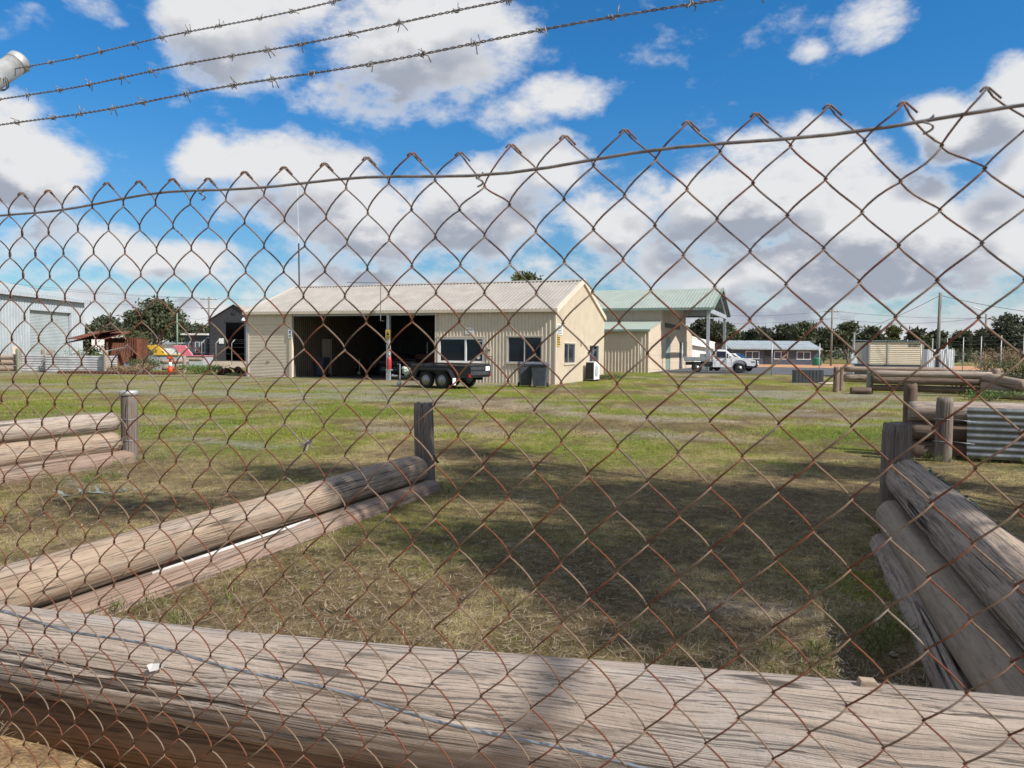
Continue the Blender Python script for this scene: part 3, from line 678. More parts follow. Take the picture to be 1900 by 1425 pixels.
# walls
mb = MB(); mb.ribbed((.06, -.005, 0), (1, 0, 0), (0, 0, 1), (0, -1, 0), 2.72, 2.87, EH-.03); mb.build('header_panel', 'cream_steel', shed)
mb = MB()
for (u0, u1, z0, z1) in ((11.42, 11.54, 0, EH), (11.54, 13.98, 2.16, EH), (11.54, 13.98, 0, .92), (13.98, 15.14, 0, EH), (15.14, 16.90, 2.22, EH), (15.14, 16.90, 0, .96), (16.90, SL, 0, EH)):
    mb.ribbed((u0, 0, 0), (1, 0, 0), (0, 0, 1), (0, -1, 0), u1-u0, z0, z1-.03, .178, .038)
mb.build('front_wall', 'cream_steel', shed)
mb = MB()
for (u0, u1, z0, z1) in ((0, 1.26, 0, None), (1.26, 3.15, 1.94, None), (1.26, 3.15, 0, .92), (3.15, 5.74, 0, None), (5.74, 7.73, 1.88, None), (5.74, 7.73, 0, .84), (7.73, SW, 0, None)):
    mb.ribbed((SL, u0, 0), (0, 1, 0), (0, 0, 1), (1, 0, 0), u1-u0, z0, (lambda a, u0=u0: gab(u0+a)) if z1 is None else z1, .178, .045)
mb.build('gable_wall', 'cream_steel', shed)
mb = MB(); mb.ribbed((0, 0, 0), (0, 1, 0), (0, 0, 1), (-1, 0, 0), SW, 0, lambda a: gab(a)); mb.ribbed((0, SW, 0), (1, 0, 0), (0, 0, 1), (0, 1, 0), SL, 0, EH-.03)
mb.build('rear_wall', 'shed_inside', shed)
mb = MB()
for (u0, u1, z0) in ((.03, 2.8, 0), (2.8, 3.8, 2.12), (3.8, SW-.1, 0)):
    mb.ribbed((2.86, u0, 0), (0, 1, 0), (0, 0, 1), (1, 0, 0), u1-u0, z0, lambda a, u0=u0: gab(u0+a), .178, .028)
mb.build('partition_wall', 'shaded_cream', shed)
mb = MB(); mb.box(2.80, 2.82, .02, 2.85, 3.78, 2.1); d_ = mb.build('inner_door', 'cream_trim', shed); mb = MB(); mb.box(2.85, 3.6, 1.0, 2.90, 3.72, 1.03); mb.build('door_handle', 'alu_frame', d_)
mb = MB(); mb.ribbed((11.42, .03, 0), (0, 1, 0), (0, 0, 1), (-1, 0, 0), SW-.1, 0, lambda a: gab(a+.03)); mb.build('office_partition', 'charcoal_steel', shed)
mb = MB(); mb.box(.01, .02, -.05, SL-.01, SW-.02, .03); mb.build('floor_slab', 'oiled_floor', shed)
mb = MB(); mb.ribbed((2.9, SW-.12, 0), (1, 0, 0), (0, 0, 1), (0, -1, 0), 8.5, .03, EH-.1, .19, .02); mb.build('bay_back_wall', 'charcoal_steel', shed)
mb = MB(); mb.box(11.5, .05, 2.62, SL-.05, SW-.1, 2.68); mb.build('office_ceiling', 'white_paint', shed)
# roof
ov = .10; hyp = math.hypot(SW/2+ov, (SW/2+ov)*SLOPE)
mb = MB(); mb.ribbed((-.12, -ov, EH-ov*SLOPE+.02), (1, 0, 0), (0, 1, SLOPE), (0, -SLOPE, 1), SL+.24, 0, hyp, .198, .042); mb.build('roof_front', 'roof_cream', shed)
mb = MB(); mb.ribbed((-.12, SW+ov, EH-ov*SLOPE+.02), (1, 0, 0), (0, -1, SLOPE), (0, SLOPE, 1), SL+.24, 0, hyp, .198, .032); mb.build('roof_back', 'roof_cream', shed)
mb = MB(); mb.prism([(-.01, 0)], 0, 0) if False else None
mb = MB()
for sg in (-1, 1): mb.add([(-.14, SW/2, RH+.075), (SL+.14, SW/2, RH+.075), (SL+.14, SW/2+sg*.22, RH+.075-.22*SLOPE), (-.14, SW/2+sg*.22, RH+.075-.22*SLOPE)], [(0, 1, 2, 3)])
mb.build('ridge_cap', 'roof_cream', shed)
for xx in (SL+.03, -.13):
    for sg in (0, 1):
        mb = MB()
        ya, yb = (-ov, SW/2) if sg == 0 else (SW+ov, SW/2)
        za, zb = EH-ov*SLOPE, RH
        mb.add([(xx, ya, za-.16), (xx+.1, ya, za-.16), (xx+.1, ya, za+.07), (xx, ya, za+.07), (xx, yb, zb-.16), (xx+.1, yb, zb-.16), (xx+.1, yb, zb+.08), (xx, yb, zb+.08)], [(0, 1, 2, 3), (7, 6, 5, 4), (0, 4, 5, 1), (1, 5, 6, 2), (2, 6, 7, 3), (3, 7, 4, 0)])
        mb.build('barge_board', 'cream_trim', shed)
mb = MB(); mb.prism([(0, 0)], 0, 0) if False else None
mb = MB(); zg = EH-ov*SLOPE
for (y0, y1) in ((-ov-.115, -ov+.005), (SW+ov-.005, SW+ov+.115)):
    mb.box(-.12, y0, zg-.10, SL+.12, y1, zg-.085); mb.box(-.12, y0, zg-.085, SL+.12, y0+.012, zg+.035); mb.box(-.12, y1-.012, zg-.085, SL+.12, y1, zg+.045)
mb.build('gutter', 'cream_trim', shed)
mb = MB()
for k in range(5): mb.box(2.95, .6+k*1.9, gab(.6+k*1.9)-.12, 11.3, .68+k*1.9, gab(.6+k*1.9)+.0)
mb.box(2.9, .02, EH-.24, 11.4, .10, EH-.06); mb.build('roof_purlin', 'galv_steel', shed)
mb = MB(); mb.add([(2.95, .12, gab(.12)-.13), (11.35, .12, gab(.12)-.13), (11.35, SW/2, RH-.18), (2.95, SW/2, RH-.18), (11.35, SW-.12, gab(.12)-.13), (2.95, SW-.12, gab(.12)-.13)], [(0, 1, 2, 3), (3, 2, 4, 5)]); mb.build('roof_lining', 'shed_inside', shed)
# columns
for (x, w, m_) in ((-.03, .13, 'galv_steel'), (2.78, .17, 'cream_trim'), (8.66, .16, 'galv_steel'), (11.36, .10, 'cream_trim')):
    mb = MB(); mb.box(x, -.03, -.05, x+w, -.008, EH-.06); mb.box(x, -.008, -.05, x+.02, .14, EH-.06); mb.box(x+w-.02, -.008, -.05, x+w, .14, EH-.06); mb.build('column', m_, shed)
mb = MB(); mb.box(SL-.02, -.05, 0, SL+.05, -.02, EH-.1); mb.box(SL+.035, -.02, 0, SL+.05, .06, EH-.1); mb.build('corner_trim', 'cream_trim', shed)
# roller door in narrow ribs
mb = MB(); mb.ribbed((.12, .02, 0), (0, 0, 1), (1, 0, 0), (0, -1, 0), 2.80, 0, 2.62, .078, .016, 'wave'); rd = mb.build('roller_door', 'cream_steel', shed)
mb = MB(); mb.box(1.3, -.02, .80, 1.5, .0, .83); mb.build('door_handle', 'ink', rd)
mb = MB(); mb.box(.12, -.01, 2.80, 2.74, .30, 2.9); mb.box(.10, -.012, 0, .14, .02, 2.8); mb.box(2.72, -.012, 0, 2.76, .02, 2.8); mb.build('door_guide', 'cream_trim', rd)
# glazing
w1 = window(shed, 11.56, 13.96, .94, 2.14, 'white_frame', .60, .085, sill=True)
mb = MB(); mb.box(13.6, -.006, 1.12, 13.76, .012, 1.27); mb.build('sticker', 'sign_white', w1); mb = MB(); mb.box(13.62, -.006, 1.94, 13.84, .012, 1.99); mb.build('sticker', 'sign_white', w1)
window(shed, 15.18, 16.86, .985, 2.19, 'alu_frame', .49, .04)
window(shed, 1.30, 3.11, .95, 1.91, 'alu_frame', .42, .04, y=SL, axis='y')
window(shed, 5.78, 7.69, .87, 1.85, 'alu_frame', .42, .04, y=SL, axis='y')
# pipes, lamp, aerial gear
mb = MB(); mb.tube([(SL+.05, 4.2, .05), (SL+.05, 4.2, 2.2), (SL+.05, 4.25, 2.3)], .03, 8); mb.box(SL+.03, 4.1, 1.85, SL+.1, 4.28, 2.1); mb.build('service_pipe', 'cream_trim', shed)
mb = MB(); mb.box(13.98+.2, -.10, 1.28, 13.98+.36, -.03, 1.72); k_ = mb.build('meter_box', 'cream_trim', shed); mb = MB(); mb.box(14.20, -.115, 1.53, 14.32, -.1, 1.58); mb.build('latch', 'ink', k_)
mb = MB(); mb.lathe([(.0, 0), (.1, .01), (.11, .07), (.05, .10), (.05, .16), (0, .17)], (-.02, -.25, 2.98), 12); mb.tube([(-.02, -.25, 3.12), (-.02, -.05, 3.2)], .025, 6); mb.build('flood_lamp', 'white_paint', shed, smooth=True)
mb = MB(); mb.tube([(8.55, -.06, 2.95), (8.48, -.30, 2.95), (8.48, -.30, EH+1.38)], .022, 6); mb.tube([(8.48, -.30, EH+1.36), (6.55, -.32, EH+1.42)], .016, 6); mb.tube([(8.48, -.30, EH+1.3), (8.48, -.30, EH+1.55)], .012, 6); mb.build('radio_boom', 'galv_dark', shed)
mb = MB(); mb.tube([(.15, SW/2, RH), (.12, SW/2, RH+2.6)], .042, 8); a_ = mb.build('aerial', 'charcoal_steel', shed); mb = MB(); mb.tube([(.12, SW/2, RH+2.6), (.02, SW/2, RH+6.4)], .012, 6); mb.build('whip', 'white_paint', a_)
# signs
def sign_lines(parent, x0, x1, z0, z1, y, n, m='ink', axis='x', seed=0):
    r_ = random.Random(seed); mb = MB()
    for k in range(n):
        z = z1-(z1-z0)*(k+.5)/n; h = (z1-z0)/n*.28; x = x0
        while x < x1-.01:
            w = r_.uniform(.05, .16)*(x1-x0)*1.5; xe = min(x1, x+w)
            if axis == 'x': mb.box(x, y-.002, z-h, xe, y, z+h)
            else: mb.box(y, x, z-h, y+.002, xe, z+h)
            x = xe+.04*(x1-x0)
    return mb.build('print', m, parent)
mb = MB(); mb.box(12.98, -.052, 2.30, 13.42, -.045, 2.62); s_ = mb.build('office_sign', 'sign_white', shed); text_mesh('OFFICE', .115, 'ink', 'lettering', s_, (13.20, -.0545, 2.51)); 
mb = MB(); mb.box(13.02, -.054, 2.36, 13.38, -.0525, 2.38); mb.build('print', 'ink', s_)
mb = MB(); mb.box(2.74, -.05, 2.08, 2.98, -.043, 2.58); s_ = mb.build('camera_sign', 'sign_white', shed); sign_lines(s_, 2.78, 2.94, 2.12, 2.26, -.051, 2, 'ink')
mb = MB(); mb.lathe([(.0, 0), (.062, 0), (.062, .002), (0, .002)], (2.86, -.0535, 2.42), 16, 'y'); mb.box(2.80, -.0535, 2.31, 2.92, -.0515, 2.35); mb.build('pictogram', 'sign_blue', s_)
mb = MB(); mb.box(8.62, -.05, 2.06, 8.88, -.043, 2.52); s_ = mb.build('hazard_sign', 'sign_yellow', shed); sign_lines(s_, 8.66, 8.84, 2.08, 2.20, -.051, 2)
mb = MB(); mb.add([(8.66, -.0525, 2.24), (8.84, -.0525, 2.24), (8.75, -.0525, 2.46)], [(0, 1, 2)]); mb.build('pictogram', 'ink', s_)
mb = MB(); mb.box(SL+.055, .12, 2.30, SL+.06, .92, 2.80); s_ = mb.build('notice_board', 'sign_white', shed); sign_lines(s_, .2, .84, 2.33, 2.74, SL+.061, 6, axis='y')
mb = MB(); mb.box(SL+.055, .12, 1.76, SL+.06, .62, 2.26); s_ = mb.build('warning_board', 'sign_yellow', shed); sign_lines(s_, .16, .58, 1.8, 2.22, SL+.061, 4, axis='y', seed=4)
# split system outdoor unit
ac = thing('air_conditioner', 'white air conditioner unit on the ground by the cream gable wall', 'air conditioner', FR+UV*.22+WV*4.55, YAW)
mb = MB(); mb.box(0, 0, .08, .42, 1.05, 1.0); mb.build('casing', 'white_paint', ac, bevel=.02)
mb = MB(); mb.lathe([(.0, 0), (.30, 0), (.31, .02), (.30, .03), (0, .035)], (.42, .42, .55), 24, 'x'); mb.build('fan_grille', 'grey_paint', ac)
mb = MB(); mb.box(-.02, -.012, .10, .40, -.001, .98); mb.build('side_panel', 'black_plastic', ac)  # black sheet paints in the shade on the white casing's left end
mb = MB(); mb.box(.02, .05, 0, .4, .15, .08); mb.box(.02, .9, 0, .4, 1.0, .08); mb.build('foot', 'ink', ac)

# ---------------- green roofed hall behind
HN = Vector((15.4, 60.0, 0)); HL, HW, HE, HR = 21.0, 12.7, 5.07, 6.97; HS = (HR-HE)/(HW/2)
hall = thing('green_roof_hall', 'cream hall with a pale green roof reaching over an open carport', 'hall', HN-UV*HL, YAW)
mat('hall_cream', (.58, .49, .39), .6, 0, var=.05, vscale=1)
xe = HL-3.86
def hg(y): return HE+HS*(HW/2-abs(y-HW/2))-.05
mb = MB(); mb.ribbed((0, .2, 0), (1, 0, 0), (0, 0, 1), (0, -1, 0), xe, 0, HE, .25, .03); mb.build('side_wall', 'hall_cream', hall)
mb = MB()
for (u0, u1, z0, z1) in ((.2, 2.2, 0, None), (2.2, 4.6, 2.75, None), (4.6, 9.2, 0, None), (9.2, 10.8, 2.45, None), (10.8, HW, 0, None)):
    mb.ribbed((xe, u0, 0), (0, 1, 0), (0, 0, 1), (1, 0, 0), u1-u0, z0, (lambda a, u0=u0: hg(u0+a)), .25, .03)
mb.build('end_wall', 'hall_cream', hall)
mb = MB(); mb.ribbed((xe-.05, 2.2, 0), (0, 0, 1), (0, 1, 0), (1, 0, 0), 2.75, 0, 2.4, .08, .02, 'wave'); mb.build('roller_door', 'green_trim', hall)
mb = MB(); mb.box(xe-.1, 9.2, 0, xe-.05, 10.8, 2.45); mb.build('side_door', 'charcoal_steel', hall)
mb = MB(); mb.box(xe+.04, 1.6, 3.55, xe+.1, 8.9, 3.9); s_ = mb.build('name_board', 'ink', hall)
hy = math.hypot(HW/2+.3, (HW/2+.3)*HS)
mb = MB(); mb.ribbed((-.2, -.3, HE-.3*HS+.03), (1, 0, 0), (0, 1, HS), (0, -HS, 1), HL+.4, 0, hy, .26, .035); mb.build('roof_front', 'roof_green', hall)
mb = MB(); mb.ribbed((-.2, HW+.3, HE-.3*HS+.03), (1, 0, 0), (0, -1, HS), (0, HS, 1), HL+.4, 0, hy, .26, .035); mb.build('roof_back', 'roof_green', hall)
mb = MB(); mb.box(-.2, -.45, HE-.3*HS-.16, HL+.2, -.28, HE-.3*HS+.03); mb.box(-.2, HW+.28, HE-.3*HS-.16, HL+.2, HW+.45, HE-.3*HS+.03); mb.build('gutter', 'green_trim', hall)
mb = MB()
for yy in (1.2, 3.6, HW/2, HW-3.6, HW-1.2): mb.box(xe, yy, hg(yy)-.2, HL, yy+.1, hg(yy)-.02)
mb.box(HL-.2, .1, HE-.45, HL-.05, HW-.1, HE-.1)
mb.add([(HL-.15, .2, HE-.2), (HL-.05, .2, HE-.2), (HL-.05, HW/2, HR-.15), (HL-.15, HW/2, HR-.15), (HL-.15, .2, HE-.4), (HL-.05, .2, HE-.4), (HL-.05, HW/2, HR-.4), (HL-.15, HW/2, HR-.4)], [(0, 1, 2, 3), (4, 7, 6, 5), (0, 3, 7, 4), (1, 5, 6, 2)])
mb.add([(HL-.15, HW-.2, HE-.2), (HL-.05, HW-.2, HE-.2), (HL-.05, HW/2, HR-.15), (HL-.15, HW/2, HR-.15), (HL-.15, HW-.2, HE-.4), (HL-.05, HW-.2, HE-.4), (HL-.05, HW/2, HR-.4), (HL-.15, HW/2, HR-.4)], [(0, 1, 2, 3), (4, 7, 6, 5), (0, 3, 7, 4), (1, 5, 6, 2)])
mb.build('roof_frame', 'galv_steel', hall)
for yy in (.15, HW-.35):
    mb = MB(); mb.box(HL-.35, yy, 0, HL-.12, yy+.2, HE-.1); mb.build('column', 'galv_steel', hall)
for sg, ya in ((0, -.3), (1, HW+.3)):
    mb = MB(); mb.add([(HL+.2, ya, HE-.3*HS-.1), (HL+.26, ya, HE-.3*HS-.1), (HL+.26, HW/2, HR-.1), (HL+.2, HW/2, HR-.1), (HL+.2, ya, HE-.3*HS+.1), (HL+.26, ya, HE-.3*HS+.1), (HL+.26, HW/2, HR+.1), (HL+.2, HW/2, HR+.1)], [(0, 1, 2, 3), (4, 7, 6, 5), (0, 3, 7, 4), (1, 5, 6, 2), (0, 4, 5, 1)])
    mb.build('barge_board', 'green_trim', hall)
# lean-tos
mb = MB(); mb.ribbed((0, -4.76, 0), (1, 0, 0), (0, 0, 1), (0, -1, 0), xe, 0, 3.15, .25, .03); mb.build('annexe_wall', 'hall_cream', hall)
mb = MB(); mb.ribbed((xe, -4.76, 0), (0, 1, 0), (0, 0, 1), (1, 0, 0), 4.96, 0, lambda a: 3.15+.8*a/4.96, .25, .03); mb.ribbed((xe, HW, 0), (0, 1, 0), (0, 0, 1), (1, 0, 0), 4.6, 0, lambda a: 3.95-.8*a/4.6, .25, .03); mb.build('annexe_end', 'hall_cream', hall)
mb = MB(); mb.ribbed((-.1, -4.95, 3.17), (1, 0, 0), (0, 4.95, .8), (0, -.8, 4.95), xe+.2, 0, 5.1, .26, .035); mb.build('annexe_roof', 'roof_green', hall)
mb = MB(); mb.box(-.1, -5.08, 3.02, xe+.1, -4.93, 3.19); mb.build('annexe_gutter', 'green_trim', hall)
mb = MB(); mb.ribbed((-.1, HW+4.8, 3.2), (1, 0, 0), (0, -4.8, .8), (0, .8, 4.8), xe+.2, 0, 5.0, .26, .035); mb.build('annexe_roof', 'roof_green', hall)

# ---------------- white building at right of the hall
wb = thing('white_house', 'low white building with curtained windows behind the tray truck', 'house', (17.9, 80.0, 0), R(60))
WL = 9.4
mb = MB(); mb.add([(0, 0, 0), (WL, 0, 0), (WL, 0, 2.5), (0, 0, 3.0), (0, 7, 0), (WL, 7, 0), (WL, 7, 2.5), (0, 7, 3.0)], [(0, 1, 2, 3), (5, 4, 7, 6), (1, 5, 6, 2), (4, 0, 3, 7)]); mb.build('wall', 'white_paint', wb)
mb = MB(); mb.add([(-.3, -.5, 3.12), (WL+.2, -.5, 2.56), (WL+.2, 7.3, 2.56), (-.3, 7.3, 3.12), (-.3, -.5, 3.26), (WL+.2, -.5, 2.70), (WL+.2, 7.3, 2.70), (-.3, 7.3, 3.26)], [(0, 3, 2, 1), (4, 5, 6, 7), (0, 1, 5, 4), (1, 2, 6, 5), (2, 3, 7, 6), (3, 0, 4, 7)]); mb.build('roof', 'white_paint', wb)
mb = MB(); mb.add([(-.2, -.45, 2.35), (WL+.1, -.45, 1.95), (WL+.1, -.45, 2.58), (-.2, -.45, 3.10), (-.2, -.40, 2.35), (WL+.1, -.40, 1.95), (WL+.1, -.40, 2.58), (-.2, -.40, 3.10)], [(0, 1, 2, 3), (7, 6, 5, 4), (0, 4, 5, 1)]); mb.build('fascia', 'white_paint', wb)
for x in (.6, 2.7, 4.7, 6.6): window(wb, x, x+1.3, .7, 1.9, 'alu_frame', .5, .06, sill=False, pane='curtain' if x < 3 else 'window_glass')
mb = MB(); mb.tube([(WL, -.4, 0), (WL, -.4, 2.5)], .09, 8); mb.build('veranda_post', 'white_paint', wb)

# ---------------- grey house across the road
gh = thing('grey_house', 'long low blue-grey house with a pale roof across the road', 'house', (29.5, 103, 0), R(-6))
mb = MB(); mb.box(0, 0, 0, 11, 6, 2.1); mb.build('wall', 'blue_grey', gh)
mb = MB(); mb.ribbed((-.4, -.5, 2.12), (1, 0, 0), (0, 6, 1.0), (0, -1.0, 6), 11.8, 0, 6.8, .5, .03); mb.box(-.4, -.55, 1.98, 11.4, -.48, 2.16); mb.build('roof', 'zinc_roof', gh)
for x in (1.6, 5.3, 8.2): window(gh, x, x+1.8, .7, 1.75, 'white_frame', .5, .08, sill=False, pane='curtain' if x > 8 else 'window_glass')
mb = MB(); mb.box(4.0, -.05, 0, 4.9, -.01, 1.9); mb.build('door', 'charcoal_steel', gh)
gh2 = thing('grey_gable_house', 'pale grey gabled house rising behind the tray truck', 'house', (26.6, 112, 0), R(-4))
mb = MB(); mb.box(0, 0, 0, 9, 7, 2.4); mb.add([(0, 0, 2.4), (9, 0, 2.4), (3.2, 0, 3.9)], [(0, 1, 2)]); mb.build('wall', 'grey_paint', gh2)
mb = MB(); mb.add([(-.4, -.3, 2.35), (3.2, -.3, 4.05), (3.2, 7, 4.05), (-.4, 7, 2.35), (9.6, -.3, 2.2), (9.6, 7, 2.2)], [(0, 1, 2, 3), (1, 4, 5, 2)]); mb.build('roof', 'zinc_roof', gh2)
window(gh2, 5, 6.6, .9, 1.9, 'white_frame', .5, .08, sill=False)

# ---------------- pale steel shed at the left edge
zs = thing('grey_steel_shed', 'tall pale grey steel shed with a roller door at the left edge', 'shed', (-33.9, 50.0, 0), 0)
TH = R(0)
mb = MB()
for (u0, u1, z0) in ((-6, 2.3, 0), (2.3, 7.2, 4.05), (7.2, 9.0, 0)): mb.ribbed((1.2, u0, 0), (0, 1, 0), (0, 0, 1), (1, 0, 0), u1-u0, z0, 5.0, .3, .035)
mb.build('side_wall', 'zinc_wall', zs)
mb = MB(); mb.ribbed((1.2, 9.0, 0), (-1, 0, 0), (0, 0, 1), (0, 1, 0), 12, 0, lambda a: 5+.2*a, .3, .035); mb.build('end_wall', 'zinc_wall', zs)
mb = MB(); mb.ribbed((1.05, 2.3, 0), (0, 0, 1), (0, 1, 0), (1, 0, 0), 4.05, 0, 4.9, .1, .025, 'wave'); mb.build('roller_door', 'zinc_roof', zs)
mb = MB(); mb.box(1.0, 2.3, 3.98, 1.28, 7.2, 4.1); mb.box(1.1, 7.12, 0, 1.28, 7.22, 4.0); mb.build('door_frame', 'grey_paint', zs)
mb = MB(); mb.ribbed((1.5, -6.2, 5.0), (0, 1, 0), (-12, 0, 2.5), (2.5, 0, 12), 15.5, 0, 13, .3, .04); mb.build('roof', 'zinc_roof', zs)
mb = MB(); mb.box(1.38, -6.2, 4.82, 1.55, 9.3, 5.0); mb.box(1.4, 9.2, 4.85, 1.55, 9.35, 5.06); mb.build('gutter', 'grey_paint', zs)
mb = MB(); mb.box(1.22, .35, 0, 1.3, .75, 1.5); mb.build('yellow_panel', 'cream_trim', zs)

# ---------------- charcoal gable shed behind
cs = thing('charcoal_shed', 'charcoal gabled shed with a dark open doorway behind the cream shed', 'shed', (X(388, 88), 88, 0), R(-6))
cw = 5.6; ch = H(388, 594, 88); cr = H(435, 566, 88)
mb = MB()
mb.add([(0, 0, 0), (2.0, 0, 0), (2.0, 0, 4.4), (0, 0, ch), (3.0, 0, cr), (6.0, 0, ch), (6.0, 0, 0), (4.2, 0, 0), (4.2, 0, 4.4)], [(0, 1, 2, 3), (3, 2, 8, 5, 4), (8, 7, 6, 5)])
mb.box(0, 0, 0, .1, 12, ch); mb.box(5.9, 0.01, 0, 6.0, 12, ch); mb.box(.1, 11.9, 0, 5.9, 12, ch); mb.build('wall', 'charcoal_steel', cs)
mb = MB(); mb.add([(-.2, -.2, ch-.05), (3, -.2, cr+.08), (3, 12, cr+.08), (-.2, 12, ch-.05), (6.2, -.2, ch-.05), (6.2, 12, ch-.05)], [(0, 1, 2, 3), (1, 4, 5, 2)]); mb.build('roof', 'roof_cream', cs)
mb = MB(); mb.lathe([(0, 0), (.25, 0), (.25, .1), (0, .1)], (3.0, -.1, cr-.8), 12, 'y'); mb.build('vent', 'ink', cs)
mb = MB(); mb.box(1.2, -.06, 2.0, 1.75, -.01, 2.6); mb.build('notice', 'sign_white', cs)
mb = MB(); mb.box(1.9, -.04, 4.4, 4.3, .06, 4.55); mb.build('lintel', 'ink', cs)
# dark blue shed and white wall far left
bs = thing('navy_shed', 'small navy shed with a flat pale roof beside the charcoal shed', 'shed', (X(344, 92), 92, 0), R(-5))
mb = MB(); mb.box(0, 0, 0, 2.7, 4, 2.95); mb.build('wall', 'blue_grey', bs); mb = MB(); mb.box(-.4, -.4, 3.0, 2.9, 4.4, 3.2); mb.build('roof', 'white_paint', bs); window(bs, 1.2, 1.75, .9, 2.2, 'white_frame', 0, .06, sill=False, pane='curtain'); window(bs, 1.95, 2.45, .9, 2.2, 'white_frame', 0, .06, sill=False, pane='curtain')
wl = thing('white_shed', 'long low white shed far behind the yellow and pink bins', 'shed', (X(285, 98), 98, 0), R(-2))
mb = MB(); mb.box(0, 0, 0, 4.6, 3, 1.9); mb.build('wall', 'white_paint', wl); mb = MB(); mb.box(-.2, -.3, 1.95, 4.8, 3.2, 2.15); mb.build('roof', 'zinc_roof', wl)
wl = thing('white_hut', 'small white hut showing behind the rusty lean-to', 'hut', (X(170, 80), 80, 0), 0)
mb = MB(); mb.box(0, 0, 0, 1.8, 3, 2.9); mb.build('wall', 'white_paint', wl); mb = MB(); mb.box(-.2, -.3, 2.93, 2.0, 3.2, 3.05); mb.build('roof', 'zinc_roof', wl)

# ---------------- cream site cabin
cb = thing('site_cabin', 'cream transportable cabin with ribbed sides and a dark skirt', 'cabin', (X(1612, 50), 50.0, .0), R(-4))
cwid = 3.35; z0, z1 = H(1650, 676, 50), H(1650, 633, 50)
mb = MB(); mb.ribbed((0, 0, z0), (0, 0, 1), (1, 0, 0), (0, -1, 0), z1-z0-.03, 0, cwid, .12, .025); mb.build('front_wall', 'cream_steel', cb)
mb = MB(); mb.box(0.0, .05, z0, cwid, 3, z1-.06); mb.build('body', 'cream_trim', cb)
mb = MB(); mb.box(0, .04, 0, cwid, 2.9, z0); mb.build('skirt', 'blue_grey', cb)
mb = MB(); mb.ribbed((-.1, -.12, z1), (1, 0, 0), (0, 1, .02), (0, 0, 1), cwid+.2, 0, 3.3, .2, .04); mb.build('roof', 'zinc_roof', cb)
for xa in (1.10, -.03, cwid-.04): mb = MB(); mb.box(xa, -.05, z0, xa+.07, -.028, z1-.05); mb.build('cover_strip', 'roof_cream', cb)
sign_lines(cb, 2.42, 3.14, z1-.36, z1-.12, -.028, 2, 'ink', seed=9)
mb = MB(); mb.box(-.06, .3, z0, -.005, 1.1, z1-.2); mb.build('end_door', 'grey_paint', cb)
wc = thing('white_container', 'white storage container behind the tall pole', 'container', (X(1720, 58), 58, 0), R(-3))
mb = MB(); mb.ribbed((0, 0, .2), (1, 0, 0), (0, 0, 1), (0, -1, 0), 1.95, 0, 1.7, .16, .03); mb.build('front_wall', 'white_paint', wc); mb = MB(); mb.box(0, .01, .15, 1.95, 4, 1.92); mb.build('body', 'white_paint', wc); mb = MB(); mb.box(0, .1, 0, 1.95, 3.9, .15); mb.build('base', 'ink', wc)
mb = MB(); mb.tube([(.95, -.05, .3), (.95, -.05, 1.8)], .02, 6); mb.build('lock_bar', 'grey_paint', wc)
# ------------------------------------------------------------------ vehicles and yard things
mat('tyre', (.022, .022, .023), .9, 0, var=.2, vscale=8, bump=.3, bscale=50)
mat('rim_white', (.62, .62, .62), .4, .2, var=.08)
mat('black_gloss', (.018, .019, .024), .3, 0, var=.2, vscale=4, dirt=.25, dirtcol=(.06, .05, .045), spec=.5)
mat('black_panel', (.045, .047, .055), .45, 0, var=.2)
mat('car_white', (.74, .75, .77), .25, 0, var=.03, spec=.5)
mat('silver', (.42, .43, .44), .35, .6, var=.08)
mat('tail_red', (.45, .02, .02), .3); mat('amber', (.6, .2, .02), .3)
def wheel(parent, x, y, r, w, side=-1, rim='rim_white', holes=8, rr=.66):
    """wheel standing in the x-z plane, outer face towards side*y"""
    mb = MB(); h = w/2
    mb.lathe([(r*rr, -h*.8), (r*.72, -h), (r*.93, -h*.92), (r, -h*.6), (r, h*.6), (r*.93, h*.92), (r*.72, h), (r*rr, h*.8)], (0, 0, 0), 28, 'y', caps=False)
    t_ = mb.build('wheel', 'tyre', parent, smooth=True); t_.location = (x, y, r)
    mb = MB(); s = side
    mb.lathe([(r*rr+.004, s*h*.75), (r*.61, s*h*.70), (r*.57, s*h*.25), (r*.34, s*h*.30), (r*.20, s*h*.55), (r*.0, s*h*.55)], (0, 0, 0), 28, 'y')
    rm = mb.build('rim', rim, t_, smooth=True)
    mb = MB()
    for k in range(holes):
        a = 2*math.pi*k/holes; cx, cz = r*.42*math.cos(a), r*.42*math.sin(a)
        mb.lathe([(.0, s*(h*.29)), (r*.045, s*(h*.29)), (r*.045, s*(h*.33)), (0, s*(h*.33))], (cx, 0, cz), 8, 'y')
    mb.lathe([(r*.085, s*h*.5), (r*.085, s*h*.75), (r*.06, s*h*.85), (0, s*h*.85)], (0, 0, 0), 12, 'y')
    mb.build('hub', 'ink', t_)
    return t_
